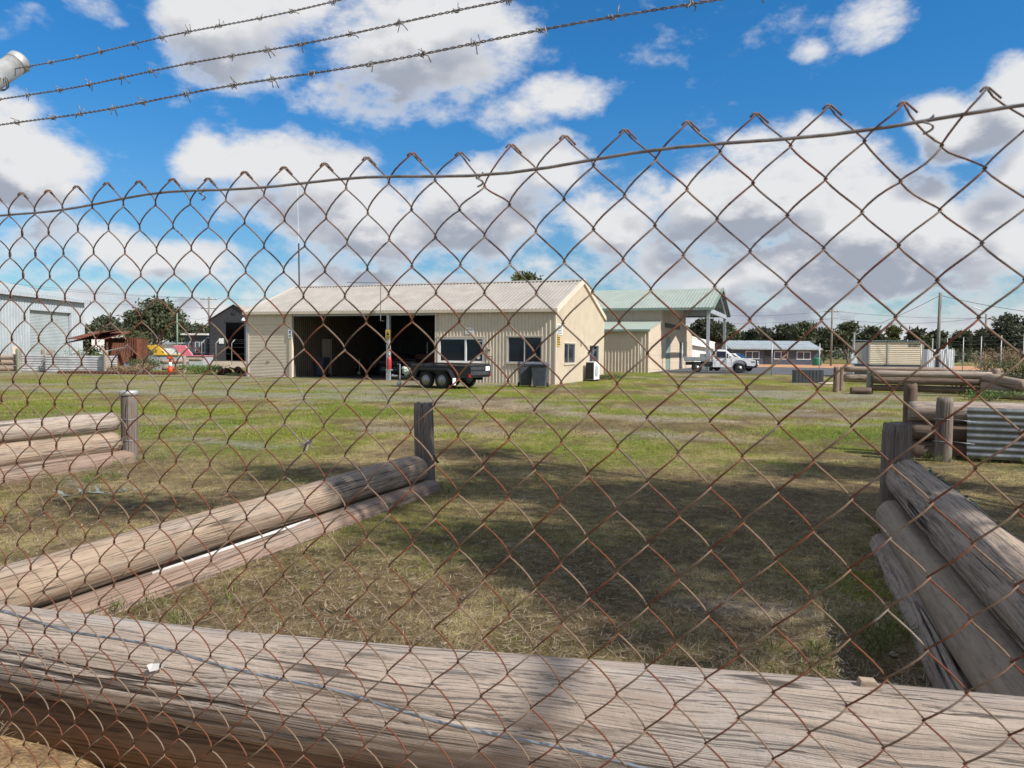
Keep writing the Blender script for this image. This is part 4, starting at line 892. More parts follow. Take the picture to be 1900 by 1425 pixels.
def trailer(loc, rz, label, detail=True):
    T = thing('box_trailer', label, 'trailer', loc, rz)         # x towards the tail, near side at -y
    L, W, zf, zt = 2.85, 1.55, .50, 1.0
    def bx(n, m, *b, bev=.012, par=T): mb = MB(); mb.box(*b); return mb.build(n, m, par, bevel=bev)
    bx('floor', 'black_panel', 0, 0, zf-.04, L, W, zf)
    sd_ = bx('side_panel', 'black_gloss', .01, 0, zf, L-.03, .03, zt-.10)
    mb = MB(); mb.box(.0, -.035, zt-.04, L, .01, zt); mb.box(.0, -.03, zt-.145, L, .0, zt-.115)
    for x in (.02, .62, 1.25, 1.85, L-.05): mb.box(x, -.032, zt-.12, x+.045, .005, zt-.035)
    mb.build('top_rail', 'black_gloss', sd_, bevel=.006)
    s2 = bx('side_panel', 'black_gloss', .01, W-.03, zf, L-.03, W, zt-.10); mb = MB(); mb.box(0, W-.01, zt-.04, L, W+.035, zt); mb.build('top_rail', 'black_gloss', s2, bevel=.006)
    bx('front_panel', 'black_gloss', -.03, 0, zf, 0, W, zt-.02)
    tg = bx('tailgate', 'black_panel', L, .03, zf+.02, L+.035, W-.03, zt-.03)
    mb = MB()
    for z in (zf+.03, zf+.23, zt-.09): mb.box(L+.036, .03, z, L+.06, W-.03, z+.04)
    mb.box(L+.036, .03, zf+.03, L+.058, .07, zt-.05); mb.box(L+.036, W-.07, zf+.03, L+.058, W-.03, zt-.05); mb.build('rail', 'black_gloss', tg, bevel=.005)
    mb = MB(); mb.box(L+.061, W-.42, zf+.22, L+.068, W-.10, zf+.40); mb.build('number_plate', 'sign_white', tg)
    for y in (-.02, W-.10): bx('tail_lamp', 'tail_red', L-.02, y, zf-.02, L+.04, y+.12, zf+.10, bev=.008)
    mb = MB(); mb.box(.2, .35, zf-.16, L-.1, .43, zf-.04); mb.box(.2, W-.43, zf-.16, L-.1, W-.35, zf-.04); mb.build('chassis', 'black_gloss', T)
    mb = MB()
    for s in (0, 1):
        y0 = W/2+(-.42 if s == 0 else .42)
        mb.tube([(.3, y0, zf-.11), (-1.35, W/2, zf-.12)], .045, 6)
    mb.build('drawbar', 'black_gloss', T)
    mb = MB(); mb.tube([(-1.3, W/2, zf-.10), (-1.52, W/2, zf-.09)], .05, 8); mb.lathe([(.03, -.05), (.06, -.03), (.06, .03), (.03, .06)], (-1.56, W/2, zf-.08), 10); mb.build('coupling', 'silver', T)
    mb = MB(); mb.tube([(-1.05, W/2-.14, .26), (-1.05, W/2-.14, .92)], .032, 8); mb.tube([(-1.05, W/2-.14, .92), (-1.18, W/2-.14, .93), (-1.2, W/2-.14, .88)], .012, 6); mb.tube([(-1.05, W/2-.14, .26), (-1.10, W/2-.14, .11)], .02, 6); jw = mb.build('jockey_stand', 'silver', T)
    mb = MB(); mb.lathe([(.03, -.03), (.10, -.03), (.115, -.015), (.115, .015), (.10, .03), (.03, .03)], (-1.10, W/2-.14, .115), 16, 'y'); mb.build('jockey_wheel', 'rim_white', jw, smooth=True)
    for (x, y, s) in ((.94, -.16, -1), (1.72, -.16, -1), (.94, W+.16, 1), (1.72, W+.16, 1)): wheel(T, x, y, .335, .20, s)
    for y0, y1 in ((-.30, -.02), (W+.02, W+.30)):
        mb = MB(); prof = [(.46, .42), (.58, .70), (.74, .79), (1.92, .79), (2.08, .70), (2.24, .42)]
        n_ = len(prof); vs_ = [(x, y, z+dz) for y in (y0, y1) for dz in (0, .018) for x, z in prof]
        fs_ = []
        for i in range(n_-1):
            fs_ += [(i, i+1, 2*n_+i+1, 2*n_+i), (n_+i, 3*n_+i, 3*n_+i+1, n_+i+1), (i, n_+i, n_+i+1, i+1), (2*n_+i, 2*n_+i+1, 3*n_+i+1, 3*n_+i)]
        mb.add(vs_, fs_)
        yo = y0 if y0 < 0 else y1-.012
        mb.box(.62, yo, .735, 2.04, yo+.012, .79)
        mb.build('mudguard', 'black_gloss', T)
    mb = MB(); mb.box(2.26, -.27, .16, 2.28, -.06, .44); mb.build('mud_flap', 'white_paint', T)
    return T
T0 = Vector((X(760, 31.3), 31.55, 0)); TA = math.atan2(-.50, .866)
tr = trailer(T0, TA, 'black tandem box trailer parked in front of the office window')
# tarp bundle in the trailer's front basket
rr = random.Random(2); mb = MB()
for k in range(14):
    pts = []; a0 = rr.random()*6.28
    for q in range(7): pts.append((-.38+.20*math.cos(a0+q*.7)+rr.uniform(-.04, .04), .55+.32*math.sin(a0+q*.9)+rr.uniform(-.05, .05), .50+.055*q*rr.uniform(.5, 1.1)))
    mb.tube(pts, [rr.uniform(.03, .075) for _ in pts], 6)
mat('tarp', (.46, .54, .48), .8, 0, var=.4, vscale=9)
o = mb.build('tarp_bundle', 'tarp', smooth=True); o.location = T0; o.rotation_euler = (0, 0, TA); tag(o, 'crumpled pale green tarp on the black trailer drawbar', 'tarp')
ex = thing('gas_bottle', 'red cylinder standing beside the galvanised bay column', 'cylinder', FR-UV*(SL-8.95)-WV*.25, YAW)
mb = MB(); mb.lathe([(.10, .55), (.115, .58), (.115, 1.02), (.09, 1.12), (.04, 1.16), (.04, 1.2), (0, 1.2)], n=16); mb.build('body', 'red_paint', ex, smooth=True)
mb = MB(); mb.lathe([(.03, 1.2), (.05, 1.22), (.05, 1.3), (.02, 1.36), (0, 1.36)], n=10); mb.build('valve', 'silver', ex, smooth=True)
mb = MB(); mb.box(-.13, -.13, .50, .13, .13, .548); mb.box(-.11, -.11, 0, -.07, -.07, .5); mb.box(.07, -.11, 0, .11, -.07, .5); mb.box(-.02, .07, 0, .02, .11, .5); mb.build('stand', 'galv_steel', ex)
# things inside the open bay
P_ = FR-UV*(SL-4.4)+WV*5.4
t2 = trailer(P_, YAW+R(4), 'dark trailer parked deep inside the open shed bay')
mat('maroon', (.16, .025, .03), .5, 0, var=.2)
P_ = FR-UV*(SL-6.6)+WV*7.0
tk = thing('red_tractor', 'dark red tractor standing in the shade of the open bay', 'tractor', P_, YAW)
mb = MB(); mb.prism([(0, .55), (1.35, .55), (1.35, 1.25), (1.2, 1.32), (.1, 1.30), (0, 1.2)], -.3, .3); mb.build('bonnet', 'maroon', tk, bevel=.04)
mb = MB(); mb.prism([(-.9, .6), (0, .6), (0, 1.0), (-.5, 1.1), (-.9, 1.3)], -.5, .5); mb.build('seat_deck', 'maroon', tk, bevel=.03)
mb = MB(); mb.tube([(.7, 0, 1.3), (.7, 0, 2.0)], .04, 8); mb.build('exhaust', 'silver', tk)
mb = MB(); mb.tube([(-.8, -.5, 1.0), (-.8, -.5, 2.2), (-.8, .5, 2.2), (-.8, .5, 1.0)], .04, 8); mb.build('roll_bar', 'ink', tk)
wheel(tk, -.5, -.72, .62, .32, -1, 'maroon'); wheel(tk, -.5, .72, .62, .32, 1, 'maroon'); wheel(tk, 1.0, -.6, .36, .2, -1, 'maroon'); wheel(tk, 1.0, .6, .36, .2, 1, 'maroon')
# wheelie bins
mat('bin_plastic', (.055, .065, .085), .5, 0, var=.15, vscale=4); mat('bin_lid', (.08, .092, .115), .5, 0, var=.15)
def bin_(loc, rz, label, group=None, k=1.0):
    B = thing('wheelie_bin', label, 'bin', loc, rz, group)
    mb = MB(); b0, b1 = .22*k, .29*k
    mb.add([(-b0, -b0, .06), (b0, -b0, .06), (b0, b0*1.1, .06), (-b0, b0*1.1, .06), (-b1, -b1, .97), (b1, -b1, .97), (b1, b1*1.25, .97), (-b1, b1*1.25, .97)], [(0, 3, 2, 1), (4, 5, 6, 7), (0, 1, 5, 4), (1, 2, 6, 5), (2, 3, 7, 6), (3, 0, 4, 7)])
    mb.box(-b1-.02, -b1-.02, .90, b1+.02, -b1+.005, .96); mb.box(-b1-.02, -b1, .9, -b1+.005, b1*1.25, .96); mb.box(b1-.005, -b1, .9, b1+.02, b1*1.25, .96)
    mb.build('body', 'bin_plastic', B, bevel=.012)
    mb = MB(); mb.add([(-b1-.03, -b1-.05, .975), (b1+.03, -b1-.05, .975), (b1+.03, b1*1.3, .995), (-b1-.03, b1*1.3, .995), (-b1+.03, -b1+.03, 1.04), (b1-.03, -b1+.03, 1.04), (b1-.03, b1*1.2, 1.07), (-b1+.03, b1*1.2, 1.07)], [(0, 3, 2, 1), (4, 5, 6, 7), (0, 1, 5, 4), (1, 2, 6, 5), (2, 3, 7, 6), (3, 0, 4, 7)]); mb.build('lid', 'bin_lid', B, bevel=.012)
    mb = MB(); mb.tube([(-b1+.03, b1*1.42, .99), (b1-.03, b1*1.42, .99)], .016, 8); mb.build('handle', 'bin_plastic', B)
    for s in (-1, 1):
        mb = MB(); mb.lathe([(.02, -.02), (.09, -.025), (.10, 0), (.09, .025), (.02, .02)], (s*.25*k, b0*1.25, .10), 16, 'x'); mb.build('wheel', 'tyre', B, smooth=True)
    return B
bin_(Vector((X(975, 32.6), 32.9, 0)), R(8), 'left of the two dark wheelie bins by the office window')
bin_(Vector((X(1002, 32.4), 32.55, 0)), R(-12), 'right of the two dark wheelie bins by the office window', k=1.14)
bin_(FR-UV*(SL-3.35)+WV*2.1, YAW, 'black wheelie bin just inside the open shed bay')

# ---------------- tray truck
def tray_truck(loc, rz, label):
    U = thing('tray_truck', label, 'truck', loc, rz)       # x forward, near side at -y
    W = 1.72
    prof = [(1.95, .42), (3.30, .42), (3.34, .50), (3.42, .78), (3.62, .93), (3.95, .97), (4.22, .90), (4.38, .72), (4.42, .55), (4.92, .52), (5.02, .60), (5.04, .88), (4.92, 1.0), (4.55, 1.08), (3.72, 1.16), (3.5, 1.22), (2.98, 1.66), (2.80, 1.73), (2.2, 1.75), (2.02, 1.71), (1.95, 1.6)]
    n_ = len(prof); mb = MB(); vs_ = []
    for yi, (y, k) in enumerate(((0, .0), (.05, .5), (W-.05, .5), (W, .0))):
        for x, z in prof:
            ins = .11*max(0, (z-1.1)/.65)
            yy = y+(ins if yi < 2 else -ins)
            if yi in (0, 3): vs_.append((x, yy, z if z < 1.6 else z-.04))
            else: vs_.append((x, yy, z))
    fs_ = [tuple(range(n_-1, -1, -1)), tuple(range(3*n_, 4*n_))]
    for a in range(3):
        fs_ += [(a*n_+i, a*n_+(i+1) % n_, (a+1)*n_+(i+1) % n_, (a+1)*n_+i) for i in range(n_)]
    mb.add(vs_, fs_); body = mb.build('cab', 'car_white', U, bevel=.02)
    for s, nm in ((0, -1), (1, 1)):
        yb = lambda z: (.11*max(0, (z-1.1)/.65)-.008) if s == 0 else (W-.11*max(0, (z-1.1)/.65)+.008)
        q = [(2.22, 1.16), (3.28, 1.16), (2.86, 1.60), (2.22, 1.62)]
        mb = MB(); mb.add([(x, yb(z), z) for x, z in q], [(0, 1, 2, 3)]); mb.build('side_window', 'window_glass', body)
        mb = MB(); yy = -.012 if s == 0 else W+.0
        mb.box(2.14, yy, .50, 2.155, yy+.012, 1.12); mb.box(3.30, yy, .55, 3.315, yy+.012, 1.12); mb.box(2.30, yy-.006, 1.02, 2.44, yy+.01, 1.05); mb.build('door_seam', 'grey_paint', body)
        mb = MB(); ym = -.20 if s == 0 else W+.04
        mb.box(3.02, ym, 1.14, 3.12, ym+.16, 1.32); mb.build('mirror', 'car_white', body, bevel=.02)
        mb = MB(); mb.box(4.72, -.012 if s == 0 else W-.3, .78, 5.0, .3 if s == 0 else W+.012, .93); mb.build('headlight', 'silver', body, bevel=.02)
    mb = MB(); mb.add([(3.46, .16, 1.255), (3.46, W-.16, 1.255), (2.99, W-.24, 1.665), (2.99, .24, 1.665)], [(0, 1, 2, 3)]); mb.build('windscreen', 'window_glass', body)
    mb = MB(); mb.add([(1.94, .22, 1.2), (1.94, W-.22, 1.2), (1.94, W-.26, 1.6), (1.94, .26, 1.6)], [(3, 2, 1, 0)]); mb.build('rear_window', 'window_glass', body)
    # door emblem: dark triangle-like mark
    mb = MB(); mb.add([(2.55, -.006, .76), (2.86, -.006, .76), (2.80, -.006, .86), (2.66, -.006, .92)], [(0, 1, 2, 3)]); mb.build('door_emblem', 'grey_paint', body)
    mb = MB(); mb.tube([(4.5, .1, .42), (5.12, .12, .5), (5.2, .3, .62), (5.2, W-.3, .62), (5.12, W-.12, .5), (4.5, W-.1, .42)], .06, 8); mb.box(4.40, .02, .40, 5.06, W-.02, .66)
    for y in (.5, W-.5): mb.tube([(5.18, y, .5), (5.16, y, 1.02)], .035, 8)
    mb.tube([(5.16, .3, 1.0), (5.16, W-.3, 1.0)], .035, 8); mb.build('bull_bar', 'black_plastic', U)
    tray = None
    mb = MB(); mb.box(-.15, -.08, .86, 1.70, W+.08, .95); tray = mb.build('tray', 'silver', U, bevel=.01)
    for (x0, y0, x1, y1) in ((-.15, -.1, 1.70, -.07), (-.15, W+.07, 1.70, W+.1), (-.18, -.1, -.152, W+.1)):
        mb = MB(); mb.box(x0, y0, .90, x1, y1, 1.16); mb.build('drop_side', 'silver', tray, bevel=.008)
    mb = MB()
    mb.tube([(1.78, -.02, .9), (1.78, -.02, 1.80), (1.78, W+.02, 1.80), (1.78, W+.02, .9)], .035, 8); mb.tube([(1.78, .5, .9), (1.78, .5, 1.8)], .025, 6); mb.tube([(1.78, W-.5, .9), (1.78, W-.5, 1.8)], .025, 6); mb.tube([(1.78, 0, 1.4), (1.78, W, 1.4)], .02, 6); mb.build('headboard', 'car_white', tray)
    mb = MB(); mb.box(1.02, .12, 1.0, 1.62, 1.1, 1.42); mb.build('tool_box', 'silver', tray, bevel=.02)
    mb = MB(); mb.box(-.05, .4, .56, 2.0, .55, .80); mb.box(-.05, W-.55, .56, 2.0, W-.4, .80); mb.box(1.35, -.02, .45, 1.85, .3, .82); mb.build('chassis', 'black_plastic', U)
    mb = MB(); mb.box(-.18, -.1, .62, -.13, .22, .74); mb.build('tail_lamp', 'tail_red', U)
    mb = MB(); prof2 = [(.40, .80), (.55, .92), (1.05, .92), (1.2, .80), (1.2, .76), (1.03, .87), (.57, .87), (.42, .76)]
    mb.prism(prof2, -.06, .22); mb.build('mudguard', 'black_plastic', U)
    for (x, y, s) in ((.80, .06, -1), (3.90, .06, -1), (.80, W-.06, 1), (3.90, W-.06, 1)): wheel(U, x, y, .375, .24, s, 'silver', 6)
    return U
tray_truck((X(1275, 58.0), 58.4, .012), R(-12), 'white single cab tray truck parked beyond the fence')
# second car behind its nose
cr_ = thing('white_car', 'white car half hidden behind the tray truck bonnet', 'car', (X(1306, 63), 64.2, .012), R(-35))
prof = [(0, .35), (4.2, .35), (4.35, .55), (4.3, .85), (3.5, 1.0), (2.8, 1.45), (1.0, 1.48), (.2, 1.1), (0, .9)]
mb = MB(); mb.prism([(x, z) for x, z in prof][::-1], 0, 1.7); bo = mb.build('body', 'car_white', cr_, bevel=.06)
for y in (-.006, 1.706):
    mb = MB(); mb.add([(.55, y, 1.02), (3.2, y, 1.02), (2.72, y, 1.38), (1.05, y, 1.40)], [(0, 1, 2, 3)]); mb.build('side_window', 'window_glass', bo)
mb = MB(); mb.add([(3.46, .15, 1.04), (3.46, 1.55, 1.04), (2.85, 1.45, 1.43), (2.85, .25, 1.43)], [(0, 1, 2, 3)]); bo2 = mb.build('windscreen', 'window_glass', bo); bo2.location = (.02, 0, .02)
for y in (.1, 1.3): mb = MB(); mb.box(4.2, y, .65, 4.36, y+.3, .8); mb.build('headlight', 'silver', bo)
for (x, y, s) in ((.8, .05, -1), (3.5, .05, -1), (.8, 1.65, 1), (3.5, 1.65, 1)): wheel(cr_, x, y, .32, .2, s, 'silver', 5)

# ---------------- yard clutter on the left
mat('old_zinc', (.44, .45, .46), .6, .3, var=.2, vscale=2, dirt=.3, dirtcol=(.3, .26, .22))
mat('rust_sheet', (.125, .045, .026), .85, .1, var=.4, vscale=2.2, dirt=.6, dirtcol=(.07, .03, .022))
mat('rust_bits', (.12, .055, .035), .9, .1, var=.5, vscale=6)
def raised(x0, x1, Y, z1, label, yaw, dep=1.5):
    o = thing('tin_planter', label, 'planter', (X(x0, Y), Y, 0), yaw); L = X(x1, Y)-X(x0, Y)
    mb = MB(); mb.ribbed((0, 0, 0), (0, 0, 1), (1, 0, 0), (0, -1, 0), z1, 0, L, .14, .03, 'wave'); mb.build('front_sheet', 'old_zinc', o, smooth=True)
    mb = MB(); mb.ribbed((0, 0, 0), (0, 0, 1), (0, 1, 0), (-1, 0, 0), z1, 0, dep, .14, .03, 'wave'); mb.ribbed((L, 0, 0), (0, 0, 1), (0, 1, 0), (1, 0, 0), z1, 0, dep, .14, .03, 'wave'); mb.build('end_sheet', 'old_zinc', o, smooth=True)
    mb = MB(); mb.add([(0, .03, z1-.1), (L, .03, z1-.1), (L, dep, z1-.1), (0, dep, z1-.1)], [(0, 1, 2, 3)]); mb.build('soil', 'pale_verge', o)
    return o
raised(38, 82, 46, 1.02, 'wavy corrugated tin planter left of the brown stake', R(9))
raised(84, 193, 45, 1.0, 'long corrugated tin planter in front of the rusty lean-to', R(0))
post(X(195, 44.7), 44.75, 1.32, .14, 'pole_grey', 'pale stout post between the tin planter and the rusty lean-to', 60)
post(X(34, 44), 44.0, 1.38, .15, 'post_green', 'stout post at the end of the far left log stack', 61)
post(X(81, 46.5), 46.4, 1.35, .10, 'pole_brown', 'brown stake between the two tin planters', 62)
for i, (z, lb) in enumerate(((1.0, 'top pole of the far left log stack'), (.68, 'middle pole of the far left log stack'), (.34, 'bottom pole of the far left log stack'))):
    log((X(-70, 44), 43.8, z-.1), (X(33, 44), 44.2, z-.1), .16, .16, 'pole_brown' if i else 'pole_grey', lb, 63+i, 16, .3)
# rusty lean-to
rl = thing('rusty_lean_to', 'collapsed rusty iron lean-to beyond the tin planter', 'lean-to', (X(172, 47), 46.5, 0), R(-3))
mb = MB(); mb.ribbed((-1.2, -.4, 1.95), (1, 0, 0), (.4, 2.6, .55), (0, -.2, 1), 2.4, 0, 2.6, .16, .04, 'wave'); mb.ribbed((-1.1, -.7, 1.68), (1, 0, .28), (.2, 2.6, .35), (0, -.2, 1), 2.6, 0, 2.2, .16, .04, 'wave'); mb.build('roof_sheet', 'rust_sheet', rl, smooth=True)
mb = MB(); mb.ribbed((-.3, 2.2, 0), (1, 0, 0), (0, 0, 1), (0, -1, 0), 2.8, 0, 2.1, .16, .03, 'wave'); mb.ribbed((2.5, .9, 0), (0, 1, 0), (0, 0, 1), (1, 0, 0), 1.3, 0, 2.05, .16, .03, 'wave'); mb.build('wall_sheet', 'rust_sheet', rl, smooth=True)
mb = MB(); mb.ribbed((1.2, .0, .1), (1, 0, 0), (0, .3, 1), (0, -1, 0), 1.2, 0, 1.75, .16, .03, 'wave'); mb.build('wall_sheet', 'rust_sheet', rl, smooth=True)
for (x, y, z) in ((-.3, 0, 1.9), (2.45, -.15, 2.15), (1.1, .05, 1.8)): mb = MB(); mb.tube([(x, y, 0), (x+.05, y, z)], .06, 7); mb.build('stake', 'rust_bits', rl)
mb = MB(); mb.tube([(.6, -.2, 1.15), (2.4, -.3, 1.5)], .025, 6); mb.build('loose_pipe', 'galv_steel', rl)
dr = thing('dark_drum', 'dark drum lying inside the rusty lean-to', 'drum', (X(230, 46.2), 46.3, .30), R(10))
mb = MB(); mb.lathe([(.0, 0), (.29, 0), (.30, .02), (.29, .04), (.29, .42), (.30, .44), (.29, .46), (.29, .86), (.30, .88), (0, .88)], n=18, axis='x'); mb.build('barrel', 'blue_grey', dr, smooth=True)
# rusted chain track along the ground
mb_link = MB(); mb_link.box(-.10, -.07, 0, .10, .07, .10); mb_link.box(-.04, -.12, .02, .04, .12, .17); lm = mb_link.mesh('link', 'rust_bits')
ct = thing('crawler_track', 'rusted crawler track laid out along the grass', 'track', (X(112, 43.5), 43.4, 0), R(-1.0))
n_ = 32
for k in range(n_):
    o = bpy.data.objects.new('link', lm); col.objects.link(o); o.parent = ct; o.location = (k*.212, .10*math.sin(k*.25), .0); o.rotation_euler = (0, 0, .1*math.cos(k*.25))
# cone
tc_ = thing('traffic_cone', 'orange traffic cone with a white band near the scrap', 'cone', (X(317, 44.5), 44.4, 0), .3)
mat('cone_orange', (.75, .07, .02), .5, 0, var=.1)
mb = MB(); mb.box(-.2, -.2, 0, .2, .2, .04); mb.build('base', 'cone_orange', tc_, bevel=.01)
mb = MB(); mb.lathe([(.155, .04), (.115, .42)], n=18); mb.lathe([(.075, .68), (.055, .86), (.0, .87)], n=18); mb.lathe([(.17, .86), (.16, .98), (.0, 1.0)], n=12); mb.build('cone_body', 'cone_orange', tc_, smooth=True)
mb = MB(); mb.lathe([(.1155, .42), (.0755, .68)], n=18); mb.build('white_band', 'sign_white', tc_, smooth=True)
# bins with sloping coloured lids
mat('yellow_lid', (.68, .42, .05), .4, 0, var=.06); mat('pink_lid', (.58, .17, .22), .4, 0, var=.06)
for (x0, x1, Y, m_, lb, hb) in ((273, 332, 52, 'yellow_lid', 'skip bin with a bright yellow sloping lid', 1.0), (323, 379, 52.5, 'pink_lid', 'skip bin with a pink sloping lid', .95)):
    q = thing('skip_bin', lb, 'bin', (X(x0, Y), Y, 0), R(-2)); L = X(x1, Y)-X(x0, Y)
    mb = MB(); mb.prism([(L*.12, 0), (L*.95, 0), (L, hb), (0, hb)], 0, 1.5); mb.build('tub', 'grey_paint', q)
    mb = MB(); mb.add([(-.05, .0, 1.62), (.78, 0, 1.62), (1.30, -.05, hb+.05), (.55, -.05, hb+.05), (-.05, .04, 1.68), (.78, .04, 1.68), (1.30, 0, hb+.11), (.55, 0, hb+.11), (-.05, 1.4, 1.64), (.78, 1.4, 1.64)], [(0, 1, 2, 3), (4, 7, 6, 5), (0, 4, 5, 1), (1, 5, 6, 2), (2, 6, 7, 3), (3, 7, 4, 0), (4, 5, 9, 8)]); mb.build('lid', m_, q)
    mb = MB(); mb.box(.55, -.07, hb, L+.05, 1.5, hb+.05); mb.build('rim', m_, q)
log((X(300, 48.5), 48.3, .62), (X(345, 48.5), 48.9, .66), .14, .14, 'pole_brown', 'upper log of the short stack behind the traffic cone', 70, 14, .3)
log((X(304, 48.3), 48.0, .26), (X(352, 48.5), 48.6, .26), .17, .17, 'pole_brown', 'lower log of the short stack behind the traffic cone', 71, 14, .3)
log((X(340, 49), 49, .78), (X(371, 49), 49.3, .80), .12, .12, 'pole_brown', 'short log right of the cone, behind a pale post', 73, 14, .3)
post(X(342, 46), 46.0, 1.02, .10, 'pole_grey', 'pale post right of the traffic cone', 72)
# rusty scrap heap
sc_ = thing('scrap_heap', 'low heap of rusty machine parts beside the roller door', 'scrap', (X(430, 43.6), 43.6, 0), 0)
rr = random.Random(8)
for k in range(16):
    x, y = rr.uniform(-.75, .75), rr.uniform(-.3, .3); r_ = rr.uniform(.10, .20); mb = MB()
    if k % 2: mb.lathe([(r_*.3, -.05), (r_, -.06), (r_*1.1, 0), (r_, .06), (r_*.3, .05)], n=12, axis='y')
    else: mb.tube([(-.25, 0, 0), (-.05, .05, .08), (.2, -.03, .05)], r_*.4, 7)
    o = mb.build('scrap_piece', 'rust_bits', sc_, smooth=True); o.location = (x, y, r_*.9+rr.uniform(0, .2)*(1-abs(x))); o.rotation_euler = (rr.random(), rr.random(), rr.random()*3)
# dark panel crate on the right of the yard
mat('dark_slat', (.055, .062, .07), .6, 0, var=.2)
cr2 = thing('slatted_crate', 'low dark crate of upright panels on the grass at right', 'crate', (X(1480, 40), 40.3, 0), R(-8))
for k in range(8): mb = MB(); mb.box(k*.175, 0, 0, k*.175+.155, .03, .68); mb.build('panel', 'dark_slat', cr2, bevel=.008)
mb = MB(); mb.box(0, .035, 0, 1.38, .8, .66); mb.build('core', 'dark_slat', cr2)
for k in range(4): mb = MB(); mb.box(1.385, .03+k*.2, 0, 1.41, .03+k*.2+.18, .68); mb.build('panel', 'dark_slat', cr2)
mb = MB(); mb.box(0, 0, 0, .9, .45, .07); o = mb.build('pale_plank', 'cream_trim', bevel=.01); o.location = (X(1533, 38), 38.4, .02); o.rotation_euler = (0, 0, .1); tag(o, 'pale board lying beside the dark crate', 'board')
# green water tank
gt = thing('water_tank', 'green round water tank beside the grey house', 'tank', (X(1515, 97), 97, 0), 0)
mat('tank_green', (.03, .19, .11), .5, 0, var=.1)
mb = MB(); mb.lathe([(.52, 0), (.54, .05), (.54, .82), (.5, .95), (.2, 1.08), (0, 1.1)], n=20); mb.build('shell', 'tank_green', gt, smooth=True); mb = MB(); mb.lathe([(.15, 1.06), (.15, 1.14), (0, 1.15)], n=12); mb.build('hatch', 'ink', gt)
# switch box on its pole
sb = thing('switch_box', 'pale blue-grey switch box on a thin post near the cabin', 'electrical box', (X(1583, 49), 49, 0), 0)
mat('box_blue', (.42, .52, .58), .5, 0, var=.06)
mb = MB(); mb.box(-.2, -.1, H(1583, 674, 49), .2, .1, H(1583, 656, 49)); mb.build('cabinet', 'box_blue', sb, bevel=.01); mb = MB(); mb.tube([(0, 0, 0), (0, 0, H(1583, 616, 49))], .055, 8); mb.build('pole', 'galv_steel', sb)
mb = MB(); mb.box(-.12, -.105, 1.2, .1, -.1, 1.3); mb.build('label_plate', 'sign_white', sb)
# ------------------------------------------------------------------ trees
def leafmat(name, c1, c2, rough=.6):
    m = bpy.data.materials.new(name); m.use_nodes = True; t = NT(m.node_tree); b = t.n['Principled BSDF']
    gp = t.new('ShaderNodeNewGeometry'); n1 = t.noise(gp.outputs['Position'], 1.1, 4, .7)
    f = t.math('ADD', t.math('MULTIPLY', t.ramp(n1, .3, .7), .55), t.math('MULTIPLY', gp.outputs['Random Per Island'], .45))
    c = t.mix(f, c1, c2); t.put(b.inputs['Base Color'], c); b.inputs['Roughness'].default_value = rough; b.inputs['Specular IOR Level'].default_value = .3
    tr = t.new('ShaderNodeBsdfTranslucent'); t.put(tr.inputs[0], c); mx = t.new('ShaderNodeMixShader'); mx.inputs[0].default_value = .2
    t.l.new(b.outputs[0], mx.inputs[1]); t.l.new(tr.outputs[0], mx.inputs[2]); t.l.new(mx.outputs[0], t.n['Material Output'].inputs[0]); MATS[name] = m
leafmat('gum_leaf', (.045, .06, .034), (.13, .145, .075)); leafmat('dark_leaf', (.035, .046, .03), (.11, .12, .068)); leafmat('olive_leaf', (.06, .075, .03), (.14, .155, .06)); leafmat('fresh_leaf', (.06, .11, .025), (.15, .21, .06))
leafmat('tuft_leaf', (.07, .10, .025), (.19, .21, .06)); leafmat('grey_leaf', (.28, .34, .30), (.42, .48, .42)); leafmat('dry_leaf', (.20, .13, .075), (.42, .32, .20)); leafmat('dry_stalk', (.26, .20, .14), (.42, .36, .28))
mat('bark', (.20, .165, .135), .9, 0, var=.3, vscale=3, bump=.6, bscale=14, stretch=(1, 1, .3)); mat('pole_timber', (.20, .19, .165), .9, 0, var=.2, vscale=4, stretch=(1, 1, .2)); mat('pole_steel_green', (.16, .24, .17), .6, 0, var=.1)
